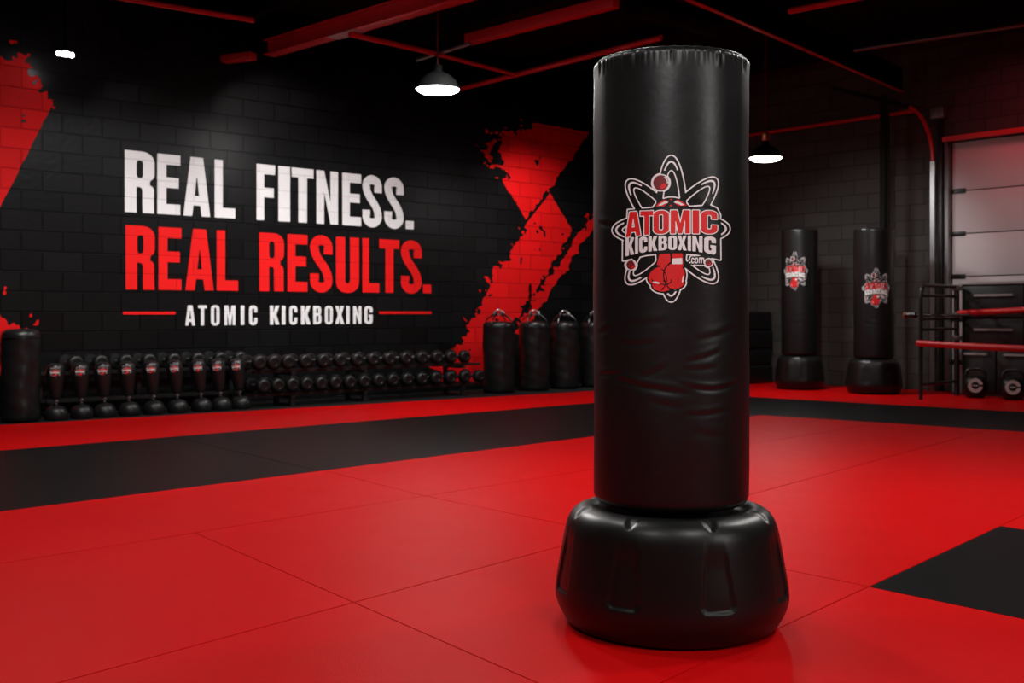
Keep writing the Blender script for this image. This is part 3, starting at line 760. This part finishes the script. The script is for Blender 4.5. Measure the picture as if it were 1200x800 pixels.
# dumbbells and their racks
def dumbbell():
    rt = root('dumbbell', '', 'dumbbell')
    mk('handle', tube([(0, y, 0) for y in (-.10, -.06, -.02, .02, .06, .10)], [.014, .016, .0175, .0175, .016, .014], 12), M['steel'], rt)
    R90 = Matrix.Rotation(PI / 2, 4, 'X')
    hp = [(0, -.045), (.030, -.045), (.034, -.049), (.050, -.049), (.066, -.044), (.076, -.032), (.080, -.016), (.080, .016), (.076, .032), (.066, .042), (.04, .045), (0, .045)]
    for s in (-1, 1):
        mk('head', lathe([(r, z) for r, z in hp], 24, mtx=Matrix.Translation((0, s * .135, 0)) @ Matrix.Rotation(s * -PI / 2, 4, 'X') @ Matrix.Scale(-1, 4, (0, 0, 1))), M['rubber'], rt)
    return rt
db = dumbbell()
def rack(px0, px1, off, tiers, depth, label, feet_px):
    a, b = spot(px0, off), spot(px1, off); L = (b - a).length
    rt = root('dumbbell_rack', label, 'rack', a, aL)
    for z in tiers:
        for y in (.085, depth - .085):
            mk('rail', tube([(-.02, y, z), (L + .05, y, z)], .02, 8, sq=(.014, .022)), M['black_metal'], rt)
    for fp in feet_px:
        x = (spot(fp, off) - a).dot(uL)
        bm = bmesh.new()
        box(bm, (x - .025, .03, 0), (x + .025, .08, tiers[0] - .03)); box(bm, (x - .025, depth + .01, 0), (x + .025, depth + .05, tiers[-1] - .014)); box(bm, (x - .025, .08, .0), (x + .025, depth + .01, .03))
        for z in tiers: box(bm, (x - .022, .02, z - .045), (x + .022, depth + .01, z - .016))
        mk('upright', bm, M['black_metal'], rt, smooth=False)
    return rt
T_LO, T_HI = .135, .385
OFF, DEP = .80, .36
rack(303, 563, OFF, [T_LO, T_HI], DEP, 'two tier black dumbbell rack loaded with round dumbbells under the slogan wall', (345, 430, 545))
first = [True]
def put(px, off, z, lab, grp):
    loc = spot(px, off) - nL * .135; loc.z = z
    if first[0]: o = db; o.location = loc; first[0] = False
    else: o = dup(db, loc)
    o.rotation_euler = (0, 0, aL); o['label'] = lab; o['group'] = grp; return o
top_px = [303, 320, 337, 357, 378, 398, 418, 436.5, 455.5, 475, 493.5, 511.5, 528, 544]
low_px = list(np.linspace(308, 561, 16))
for i, px in enumerate(top_px): put(px, OFF - DEP / 2 + .135, FZ + T_HI + .098, 'black dumbbell on the upper rack tier, %s counting from the small bags' % ORD[i], 'dumbbells on the upper rack tier')
for i, px in enumerate(low_px): put(px, OFF - DEP / 2 + .135, FZ + T_LO + .098, 'black dumbbell on the lower rack tier, %s counting from the small bags' % ORD[i], 'dumbbells on the lower rack tier')
BOFF, BDEP = .40, .36
rack(60, 296, BOFF, [.15, .42], BDEP, 'low black dumbbell rack half hidden behind the row of small strike bags', (62, 180, 290))
back_px = [88, 117.5, 147, 174, 203, 231, 258, 281]
for i, px in enumerate(back_px): put(px, BOFF - BDEP / 2 + .135, FZ + .42 + .098, 'black dumbbell head peeking over the small strike bags, %s from the plain corner bag' % ORD[i], 'dumbbells behind the small strike bags')

# heavy bags standing against the wall
def heavy_bag(px, ytop, off, r, label, strap=True, ybot_group='heavy bags stored on the floor'):
    loc = spot(px, off); d = loc.y - r
    H = CH + (HZ - ytop) / F * d - FZ
    rt = root('heavy_bag', label, 'punching bag', loc, math.atan2(loc.y, loc.x) - PI / 2, ybot_group)
    bm = bmesh.new(); N = 64; rings = []
    prof = [(0, .0), (r - .03, 0), (r - .008, .012), (r, .04)] + [(r, .04 + (H - .10) * k / 24) for k in range(1, 24)] + [(r, H - .06), (r - .006, H - .03), (r - .025, H - .010), (r - .05, H), (.06, H + .006), (0, H + .008)]
    ph = random.random() * 6
    for (q, z) in prof:
        if q < 1e-6: rings.append([bm.verts.new((0, 0, z))]); continue
        ring = []
        for k in range(N):
            t = 2 * PI * k / N; w = (q / r) ** 2
            dd = w * (.003 * math.sin(2 * t + 9 * z + ph) + .0025 * math.sin(5 * t - 17 * z + ph) + .002 * math.sin(3 * t + 40 * z))
            ring.append(bm.verts.new(((q + dd) * math.cos(t), (q + dd) * math.sin(t), z)))
        rings.append(ring)
    for a, b in zip(rings, rings[1:]):
        for k in range(N):
            k2 = (k + 1) % N
            if len(a) == 1: bm.faces.new((a[0], b[k2], b[k]))
            elif len(b) == 1: bm.faces.new((a[k], a[k2], b[0]))
            else: bm.faces.new((a[k], a[k2], b[k2], b[k]))
    mk('bag', bm, M['leather_far'], rt, angle=60)
    mk('seam_band', tube([((r + .003) * math.cos(2 * PI * k / 48), (r + .003) * math.sin(2 * PI * k / 48), H - .075) for k in range(48)], .004, 6, closed=True), M['leather_far'], rt)
    if strap:
        for k in range(4):
            a = PI / 4 + k * PI / 2 + .3
            p = lambda q, z: (q * math.cos(a), q * math.sin(a), z)
            mk('strap', tube([p(r - .02, H - .06), p(r - .006, H - .02), p(r - .03, H + .03), p(r * .55, H + .075), p(.035, H + .105)], .01, 4, sq=(.004, .018)), M['leather_far'], rt)
        mk('ring', tube([(.042 * math.cos(t), .012 * math.sin(2 * t), H + .120 + .03 * math.sin(t)) for t in [2 * PI * k / 20 for k in range(20)]], .009, 8, closed=True), M['steel'], rt)
        for sx in (-1, 1):
            mk('clip', tube([(sx * .055, -.02, H + .085), (sx * .062, -.025, H + .105), (sx * .055, -.02, H + .128), (sx * .045, -.01, H + .125)], .010, 8), M['steel'], rt)
    return rt
for i, (px, r) in enumerate(((584.5, .205), (626, .20), (661.5, .195), (697, .19))):
    heavy_bag(px, 377, .62, r, 'strap-topped black heavy bag standing on the floor, %s from the dumbbell rack' % ORD[i], True, 'strap-topped heavy bags under the red arrow')
heavy_bag(24, 386, .62, .172, 'plain black heavy bag without straps, at the end of the small strike bags', False)

# ------------------------------------------------------------------ things along the right wall
def rspot(px, off, z=0.0):
    q = on_line(px, oR + nR * off, uR); return Vector((q.x, q.y, z))
# stack of folded mats half hidden by the big bag
a0, a1 = rspot(800, .1), rspot(907, .1); Ls = (a1 - a0).length
hs = [.26, .24, .25, .27]; z = 0
for i, hgt in enumerate(hs):
    j = random.uniform(-.02, .02)
    rt = root('crash_mat', 'black padded mat in the dim stack beside the big bag, %s from the floor' % ORD[i], 'mat', a0 + nR * 0 + uR * j + Vector((0, 0, z)), aR, 'stacked padded mats')
    mk('cover', B((0, -.62, 0), (Ls, .0, hgt), .04, 4), M['leather_far'], rt, angle=60)
    mk('seam', tube([(0.02, -.622, hgt / 2), (Ls / 2, -.623, hgt / 2), (Ls - .02, -.622, hgt / 2)], .006, 6), M['leather_far'], rt)
    z += hgt
# overhead door: sections, hinges, tracks
door = root('door_1', 'pale sectional overhead door with dark seams above the black cabinet', 'door', mw=MR); door['kind'] = 'structure'
seam_z = [FZ, .62, wr(1113, 275)[1], wr(1113, 224)[1], door_h]
sec = [FZ + .01]
top = door_h - .02; s3 = wr(1113, 224)[1]; s2 = wr(1113, 274)[1]; hgt = s3 - s2
zz = s2
while zz > .25: sec.append(zz); zz -= hgt
sec = sorted(set(sec)) + [s3, top]
for q0, q1 in zip(sec, sec[1:]):
    mk('door_section', B((wr_door0 + .02, q0 + .006, -.13), (wr_door0 + door_w - .02, q1 - .006, -.07), .008, 2), M['door_white'], door)
for q in sec[1:-1]:
    mk('seam_seal', B((wr_door0 + .03, q - .008, -.12), (wr_door0 + door_w - .03, q + .008, -.082)), M['rubber'], door, smooth=False)
    for x in (wr_door0 + .04,):
        bm = bmesh.new(); box(bm, (x - .07, q - .03, -.07), (x + .16, q + .03, -.055), .004); box(bm, (x - .09, q - .02, -.075), (x - .02, q + .02, -.035), .006)
        mk('hinge', bm, M['black_metal'], door)
mk('jamb', B((wr_door0 - .10, FZ, -.02), (wr_door0 - .055, door_h + .35, .06), .004), M['black_metal'], door)
mk('side_seal', B((wr_door0 - .045, FZ, -.06), (wr_door0 + .012, door_h - .02, .02), .006), M['dull_steel'], door)
mk('header_bar', tube([(wr_door0 - .04, door_h + .015, .03), (wr_door0 + door_w, door_h + .015, .03)], .05, 8, sq=(.045, .03)), M['red_steel'], door)
xt = wr(1097.5, 300)[0]; zc = wr(1097, 190)[1]; R_ = .62
mk('track', tube([(xt, FZ, .10), (xt, 1.5, .10), (xt, zc, .10)], .03, 8, sq=(.012, .030)), M['steel'], door)
cv = [(xt, zc + R_ * math.sin(a), .10 + R_ * (1 - math.cos(a))) for a in [k * PI / 24 for k in range(13)]] 
mk('curved_track', tube(cv, .03, 8, sq=(.012, .018)), M['red_steel'], door)
mk('overhead_track', tube([(xt, zc + R_, .10 + R_), (xt, zc + R_, 1.4), (xt, zc + R_, 2.4)], .03, 8, sq=(.012, .020)), M['matt_black'], door)  # coloured black so the track's end fades into the shade
mk('bracket', B((xt - .02, door_h + .28, .0), (xt + .16, door_h + .42, .14), .01), M['dull_steel'], door)
# black cabinet below the door
cb0 = rspot(1126, .52); wcb = 2.2
x0 = (cb0 - corner).dot(uR); ztop = CH + (HZ - 330.5) / F * cb0.y
cab = root('storage_cabinet', 'black drawer cabinet with slim pale handles standing below the pale overhead door', 'cabinet', cb0, aR)
mk('body', B((0, 0.02, .0), (wcb, .44, ztop - .035), .006), M['cabinet'], cab)
mk('worktop', B((-.02, -.02, ztop - .035), (wcb + .02, .46, ztop), .006), M['pale'], cab)
def hx_of(px, py):
    q = on_line(px, oR + nR * .52, uR); return (q - cb0).dot(uR), CH + (HZ - py) / F * q.y
rows = [(ztop - .045, hx_of(1160, 372)[1]), (hx_of(1160, 373)[1], hx_of(1160, 405)[1]), (hx_of(1160, 406)[1], .05)]
for ri, (zt_, zb_) in enumerate(rows):
    cols = [(0.02, wcb / 2 - .35), (wcb / 2 - .33, wcb - .02)] if ri < 2 else [(.02, .42), (.44, .98), (1.0, wcb - .02)]
    for (xa, xb) in cols:
        dr = mk('drawer', B((xa, -.004, zb_ + .008), (xb, .03, zt_ - .008), .006), M['cabinet'], cab)
hb = [(1143, 1188, 346), (1143, 1187, 386), (1123.5, 1157, 414), (1177.5, 1212, 415.5)]
for (pa, pb, py) in hb:
    xa, za = hx_of(pa, py); xb, _ = hx_of(pb, py); xa = max(.05, xa)
    hd = mk('handle', tube([(xa, -.012, za), (xa, -.03, za), ((xa + xb) / 2, -.032, za), (xb, -.03, za), (xb, -.012, za)], .01, 6, sq=(.013, .010)), M['pale'], cab)
# kettlebells with a pale ring face
def kettlebell():
    rt = root('kettlebell', '', 'kettlebell')
    mk('ball', lathe([(0, 0), (.075, 0), (.10, .012), (.128, .05), (.140, .10), (.142, .135), (.132, .19), (.105, .232), (.06, .258), (0, .266)], 40), M['rubber'], rt)
    mk('handle', tube([(-.095, 0, .20), (-.105, 0, .255), (-.098, 0, .305), (-.06, 0, .335), (0, 0, .343), (.06, 0, .335), (.098, 0, .305), (.105, 0, .255), (.095, 0, .20)], .019, 12), M['black_metal'], rt)
    face = mk('face_plate', lathe([(0, -.002), (.082, -.002), (.088, -.006), (.088, -.03), (0, -.03)], 40, mtx=Matrix.Translation((0, -.139, .150)) @ Matrix.Rotation(PI / 2, 4, 'X')), M['black_metal'], rt)
    xs = np.arange(-.1, .1, .004); X, Y = np.meshgrid(xs, xs)
    rr_ = np.hypot(X, Y); D = np.maximum(np.abs(rr_ - .062) - .019, np.minimum(.034 - X, .012 - np.abs(Y)) * 1.0)
    D = np.maximum(np.abs(rr_ - .062) - .019, -np.maximum(np.abs(Y) - .012, .03 - X))
    D = np.minimum(D, np.maximum(np.abs(Y) - .007, np.abs(X) - .03))
    bm = bmesh.new(); march(D, xs, xs, bm, lambda x, y: Vector((x, -.1375 - .006, .150 + y)))
    mk('ring_mark', bm, M['pale_ring'], rt, smooth=False)
    return rt
kb = kettlebell()
for i, (px, lab) in enumerate(((1143, 'black kettlebell with pale ring face, next to the rope rack frame'), (1187, 'black kettlebell with pale ring face, farther from the rope rack frame'))):
    o = kb if i == 0 else dup(kb, (0, 0, 0))
    loc = rspot(px, .80); o.location = loc; o.rotation_euler = (0, 0, math.atan2(loc.y, loc.x) - PI / 2); o['label'] = lab; o['group'] = 'kettlebells on the red border mat'
# tube frame with red ropes
fa = P(1079, 468.5, 12.64); fa = G(1079, 468.2)
fb = rspot(1121, .60); fb.z = 0
rk = root('rope_rack', 'black tube frame rack with two red ropes in front of the cabinet', 'rack', fa, 0)
e = (fb - fa); eL = e.length; eu = e.normalized()
zT = CH + (HZ - 334) / F * fa.y
def L_(p): return Vector(p) - fa
def tp(t, z): return eu * t + Vector((0, 0, z))
rad_ = .022
pts = [tp(0, 0), tp(0, zT - .15)] + [tp(.12 - .12 * math.cos(a), zT - .12 + .12 * math.sin(a)) for a in [k * PI / 12 for k in range(1, 7)]] + [tp(eL * .5, zT), tp(eL, zT)]
mk('frame_hoop', tube(pts, rad_, 12), M['black_metal'], rk)
mk('post', tube([tp(eL, 0), tp(eL, zT + .02)], rad_ * 1.5, 12), M['black_metal'], rk)
for py in (346, 373.5, 386):
    z = CH + (HZ - py) / F * fa.y; mk('crossbar', tube([tp(0, z), tp(eL, z)], .018, 10), M['black_metal'], rk)
mk('crossbar', tube([tp(0, .17), tp(eL, .17)], .018, 10), M['black_metal'], rk)
for (pa, ya, da) in ((0, 0, 0),):
    bm = bmesh.new()
    for z in (zT - .02, zT - .34, zT - .62):
        box(bm, tuple(tp(eL, z) + Vector((-.05, -.05, -.03))), tuple(tp(eL, z) + Vector((.05, .05, .03))), .01)
    mk('clamp', bm, M['dull_steel'], rk)
up0 = P(1122, 366.8, fb.y); up1 = P(1236, 360.5, fb.y - 1.3)
lo0 = P(1075.5, 402.0, fa.y - .03); lo1 = P(1236, 410, fa.y - 1.45)
far = (fa + uR * 2.1); far2 = far + eu * eL
for (p, q, r_) in ((up0, up1, .034), (lo0, lo1, .036)):
    mid = (p + q) / 2 - Vector((0, 0, .006))
    mk('rope', tube([L_(p), L_(p + (mid - p) * .5), L_(mid), L_(q + (mid - q) * .5), L_(q)], r_, 12), M['rope'], rk)
    mk('far_post', tube([L_((q.x, q.y, 0)), L_((q.x, q.y, zT))], rad_, 12), M['black_metal'], rk)
# bar with an end ring resting on the frame
p0 = P(1064, 369.2, fa.y + .2); p1 = p0 + uR * .8
br = root('barbell', 'short black barbell with a dull ringed end poking out beside the rope rack', 'barbell', p0, aR)
mk('bar', tube([(0, 0, 0), (.4, 0, 0), (.75, 0, 0)], .014, 12), M['black_metal'], br)
Ry = Matrix.Rotation(PI / 2, 4, 'Y')
mk('sleeve', lathe([(0, -.03), (.03, -.03), (.034, -.02), (.034, .10), (.022, .11), (0, .11)], 20, mtx=Ry), M['black_metal'], br)
mk('end_ring', tube([(-.032, .034 * math.cos(t), .034 * math.sin(t)) for t in [2 * PI * k / 24 for k in range(24)]], .010, 8, closed=True), M['copper'], br)

# slim pole under the girder, behind the second bag
pl = rspot(1035.5, .42)
rt = root('steel_pole', 'slim black pole rising behind the standing bag to the roof girder', 'pole', pl, 0)
mk('shaft', tube([(0, 0, .012), (0, 0, 2.0), (0, 0, 3.80)], .045, 16), M['matt_black'], rt)
mk('conduit', tube([(.055, -.03, .012), (.055, -.03, 2.0), (.055, -.03, 3.6)], .014, 8), M['matt_black'], rt)
mk('foot_plate', B((-.11, -.11, 0), (.11, .11, .014), .004), M['black_metal'], rt)

# ------------------------------------------------------------------ ceiling: girder, red beams, pipes
PZ = 3.8
def bar(name, pa, pb, z, label, cat, m, w=.06, h=.06, kind='box', ext=(0, 0), parts=()):
    a, b = atz(*pa, z), atz(*pb, z); u = (b - a).normalized(); a = a - u * ext[0]; b = b + u * ext[1]
    L = (b - a).length; rt = root(name, label, cat, a, zrot(u))
    if kind == 'pipe': mk('pipe', tube([(0, 0, 0), (L / 2, 0, 0), (L, 0, 0)], w / 2, 14), m, rt)
    elif kind == 'box': mk('channel', B((0, -w / 2, 0), (L, w / 2, h), .006), m, rt)
    elif kind == 'I':
        mk('bottom_flange', B((0, -w / 2, 0), (L, w / 2, .014), .003), parts[0] if parts else m, rt)
        mk('web', B((0, -.012, .014), (L, .012, h - .014)), m, rt, smooth=False)
        mk('top_flange', B((0, -w / 2, h - .014), (L, w / 2, h), .003), m, rt)
    n = max(2, int(L / 1.6))
    for k in range(n):
        x = L * (k + .5) / n; mk('hanger', tube([(x, 0, h if kind != 'pipe' else 0), (x, 0, CZ - z)], .006, 6), M['ceiling'], rt)
    return rt, a, u, L
r1, a1_, u1, LL = bar('roof_beam', (545, 0), (315, 66), PZ, 'wide red steel roof beam coming down toward the slogan wall', 'beam', M['red_steel'], .15, .17, 'I', ext=(2.0, 0))
xg = (atz(405, 40, PZ) - a1_).dot(u1)
mk('grey_patch', B((xg - .22, -.082, -.006), (xg + .22, .082, -.001)), M['patch_grey'], r1, smooth=False)  # thin grey patch set on the beam's underside and side
mk('grey_patch', B((xg - .22, -.082, -.006), (xg + .22, -.077, .10)), M['patch_grey'], r1, smooth=False)
bar('roof_beam', (297, 70), (262, 74), PZ - .06, 'short red beam stub just past the end of the wide red beam', 'beam', M['red_steel'], .12, .08, 'box')
bar('roof_beam', (722, 9), (548, 53), PZ, 'red steel channel over the pendant lamp, to the right of its rod', 'beam', M['red_steel'], .10, .11, 'box')
bar('ceiling_pipe', (552, 50.5), (489, 70), PZ, 'dull bare conduit continuing the red channel above the pendant lamp', 'pipe', M['dull_steel'], .045, .05, 'pipe')
bar('ceiling_pipe', (775, 44), (540, 104), PZ, 'dim red pipe running from the big bag top toward the pendant lamp shade', 'pipe', M['red_steel'], .06, .06, 'pipe')
bar('ceiling_pipe', (410, 40), (508, 62), PZ - .03, 'thin red pipe joining the wide red beam to the pendant rod', 'pipe', M['red_steel'], .055, .05, 'pipe')
bar('ceiling_pipe', (510, 63), (606, 88), PZ - .03, 'dim red pipe beyond the pendant rod, toward the parallel dim pipe', 'pipe', M['red_steel'], .045, .05, 'pipe')
bar('ceiling_pipe', (150, -1), (297, 24), PZ, 'thin red pipe hanging alone high above the slogan', 'pipe', M['red_steel'], .05, .05, 'pipe', ext=(1.0, 0))
bar('ceiling_pipe', (925, 13), (997, -1), PZ, 'bright red pipe at the ceiling above and beyond the big bag', 'pipe', M['red_steel'], .06, .06, 'pipe', ext=(0, 1.0))
bar('ceiling_pipe', (1001, 59), (1180, 32), PZ + .05, 'faint dark pipe under the ceiling above the overhead door', 'pipe', M['dull_steel'], .04, .05, 'pipe', ext=(0, 1.0))
g, ga, gu, gL = bar('roof_girder', (798, -3), (1036, 99), PZ, 'black roof girder with red bottom edge running down to the slim pole', 'girder', M['lamp_black'], .05, .30, 'I', ext=(3.0, .6), parts=(M['red_steel'],))
mk('big_duct', None or tube([(0, 0, 0), (1.2, 0, 0)], .12, 20), M['lamp_black'], None).name = 'ceiling_duct'
dk = bpy.data.objects['ceiling_duct']; q = atz(742, 4, PZ + .08); dk.location = q; dk.rotation_euler = (0, 0, zrot(uL)); tag(dk, 'black duct stub at the end of the red channel above the big bag', 'duct')
pr = P(860, 165, 10); wa, wb = wr(770, 179), wr(1075, 130.5)
wp = root('wall_pipe', 'red pipe fixed high along the dark wall behind the far bags', 'pipe', mw=MR)
mk('pipe', tube([(.1, wb[1], .07), (wb[0] / 2, wb[1], .07), (wb[0], wb[1], .07)], .028, 12), M['red_steel'], wp)
bm = bmesh.new()
for k in range(4): box(bm, (.5 + k * wb[0] / 4.2, wb[1] - .03, 0), (.54 + k * wb[0] / 4.2, wb[1] + .03, .08), .004)
mk('clip', bm, M['black_metal'], wp)
# dark deck joists
for k in range(9):
    o = mk('trim_%d' % (k + 1), B((-.05, 0, CZ - .22), (.05, 24, CZ - .001)), M['ceiling'], smooth=False)
    o.location = Vector((-1.0, 2, 0)) + uL * (2.1 * k - 5.0); o.rotation_euler = (0, 0, zrot(vR) - PI / 2)
    tag(o, kind='structure')

# ------------------------------------------------------------------ lamps
def area(name, loc, power, size, rot=(0, 0, 0), col=(1, .97, .94), spread=150, shape='DISK', sy=None):
    l = bpy.data.lights.new(name, 'AREA'); l.energy = power; l.color = col; l.shape = shape; l.size = size
    if sy: l.size_y = sy
    l.spread = math.radians(spread)
    o = bpy.data.objects.new(name, l); COL.objects.link(o); o.location = loc; o.rotation_euler = rot
    return o
def aim(o, target):
    o.rotation_euler = (Vector(target) - o.location).to_track_quat('-Z', 'Y').to_euler()
def spotl(name, loc, target, power, angle, blend=.8, size=.06, col=(1, .96, .92)):
    l = bpy.data.lights.new(name, 'SPOT'); l.energy = power; l.color = col; l.spot_size = math.radians(angle); l.spot_blend = blend; l.shadow_soft_size = size
    o = bpy.data.objects.new(name, l); COL.objects.link(o); o.location = loc; aim(o, target); return o
def pendant(px, py, d, wpx, label, power, copper=False, rod_top=None):
    R = wpx / 2 / F * d; c = P(px, py, d)
    rt = root('pendant_lamp', label, 'lamp', c)
    k = R / .22
    prof = [(R, -.015), (R + .004, -.010), (R, 0), (.20 * k, .035 * k), (.17 * k, .085 * k), (.12 * k, .13 * k), (.07 * k, .155 * k), (.05 * k, .165 * k), (.045 * k, .23 * k), (0, .235 * k)]
    inner = [(0, .20 * k), (.045 * k, .15 * k), (.11 * k, .118 * k), (.16 * k, .078 * k), (.19 * k, .03 * k), (R - .006, -.002), (R - .004, -.015), (R, -.015)]
    mk('shade', lathe(inner + prof[1:], 48), M['lamp_black'], rt, angle=50)
    mk('diffuser', lathe([(0, -.055), (R * .4, -.052), (R * .75, -.040), (R - .02, -.022), (R - .010, -.010), (R - .010, -.004), (0, -.004)], 48), M['lamp_glow'], rt)
    mk('rod', tube([(0, 0, .22 * k), (0, 0, 1.0), (0, 0, CZ - c.z)], .010, 10), M['rod_red'], rt)
    if copper: mk('socket_cap', lathe([(0, .22 * k), (.05 * k, .22 * k), (.055 * k, .24 * k), (.055 * k, .31 * k), (.04 * k, .33 * k), (0, .33 * k)], 20), M['copper'], rt)
    area('pendant_light', c + Vector((0, 0, -.065)), power, 2 * R - .03, spread=160)
    return c

pendant(513, 103.5, 11.3, 52, 'lit black dome pendant lamp hanging over the slogan wall', 30)
pendant(897, 184, 13.5, 38, 'lit black pendant lamp with copper cap, hanging near the far standing bags', 18, copper=True)
# twin spotlight above the red stroke
q = P(76, 65, 10.6)
SPK = .62
sp = root('ceiling_spotlight', 'small lit twin spotlight high above the red stroke at the wall end', 'spotlight', q, aL)
mk('bracket', tube([(0, 0, .05), (0, 0, .5), (0, 0, CZ - q.z)], .012, 8), M['lamp_black'], sp)
mk('lamp_body', B((-.085, -.03, .02), (.085, .03, .07), .01), M['lamp_black'], sp)
for x in (-.06, .0, .06):
    r_ = .034 if x == 0 else .02
    mk('lens', lathe([(0, -.012), (r_ * .7, -.008), (r_, .0), (r_, .03), (0, .03)], 24, mtx=Matrix.Translation((x, -.01, 0))), M['lamp_glow'], sp)
def wallpt(px, z, off):
    p = on_line(px, oL + nL * off, uL); return Vector((p.x, p.y, z))
# wall washers: an added strip evening out the slogan wall, and single spots
wash = area('wall_wash_fill', wallpt(400, 3.6, 3.0), 46, 6.4, col=(1, .985, .97), spread=62, shape='RECTANGLE', sy=.25)
wash.rotation_euler = (Matrix.Rotation(aL, 4, 'Z') @ Matrix.Rotation(math.radians(52), 4, 'X')).to_euler()
spotl('wall_washer', wallpt(165, 3.75, .9), wallpt(175, 2.6, 0), 36, 72, 1.0)
spotl('wall_washer', wallpt(335, 3.75, 1.0), wallpt(335, 2.7, 0), 80, 95, 1.0)
spotl('wall_washer', wallpt(655, 3.5, 1.6), wallpt(628, 1.5, 0), 300, 84, 1.0)
for (x, y, pw) in ((-1.2, 4.2, 26), (-3.2, 7.4, 50), (.5, 6.6, 55), (3.4, 5.2, 66), (1.6, .8, 44), (-1.2, .8, 28)):
    area('ceiling_lamp', (x, y, 3.75), pw, .5)
# added unseen lamps that model the big bag: front side lamp and two from behind
key = area('bag_side_fill', (4.7, -.1, 2.9), 15, .5, spread=100, shape='RECTANGLE', sy=1.2); aim(key, (.5, 3.4, 1.4))
spotl('rim_spot', (-2.3, 8.3, 3.8), (.5, 3.5, 1.15), 480, 26, .9, .25)
spotl('rim_spot', (4.4, 8.0, 3.8), (.5, 3.5, 1.15), 240, 26, .9, .25)
# far right corner
spotl('wall_washer', (2.3, 9.4, 3.7), rspot(1020, 0, 1.4), 330, 34, .7, .07)
rd = rspot(1190, 3.0, 3.6); spotl('door_fill', rd, rspot(1165, 0, .6), 75, 70, 1.0, .12)  # added fill without a fixture, brightens the overhead door
# added upward fill without a fixture, brightens the red steelwork
spotl('steelwork_fill', (-3.6, 4.2, 3.0), (-.2, 10.8, 4.6), 110, 56, 1.0, .2)
w = bpy.data.worlds.new('dim'); SC.world = w; w.use_nodes = True
w.node_tree.nodes['Background'].inputs[0].default_value = (.02, .02, .022, 1); w.node_tree.nodes['Background'].inputs[1].default_value = .3
SC.cycles.use_denoising = True
SC.cycles.max_bounces = 8
SC.cycles.sample_clamp_indirect = 4

# added fills: one for the big bag's print, a red one tinting the door
spotl('print_fill', (-.35, -.4, 3.4), (.47, 3.4, 1.36), 265, 24, .8, .2, col=(1, .985, .97))
ra = area('door_red_fill', rspot(1185, 1.1, 3.9), 4, .5, col=(1, .10, .13), spread=120); aim(ra, rspot(1190, 0, 2.6))
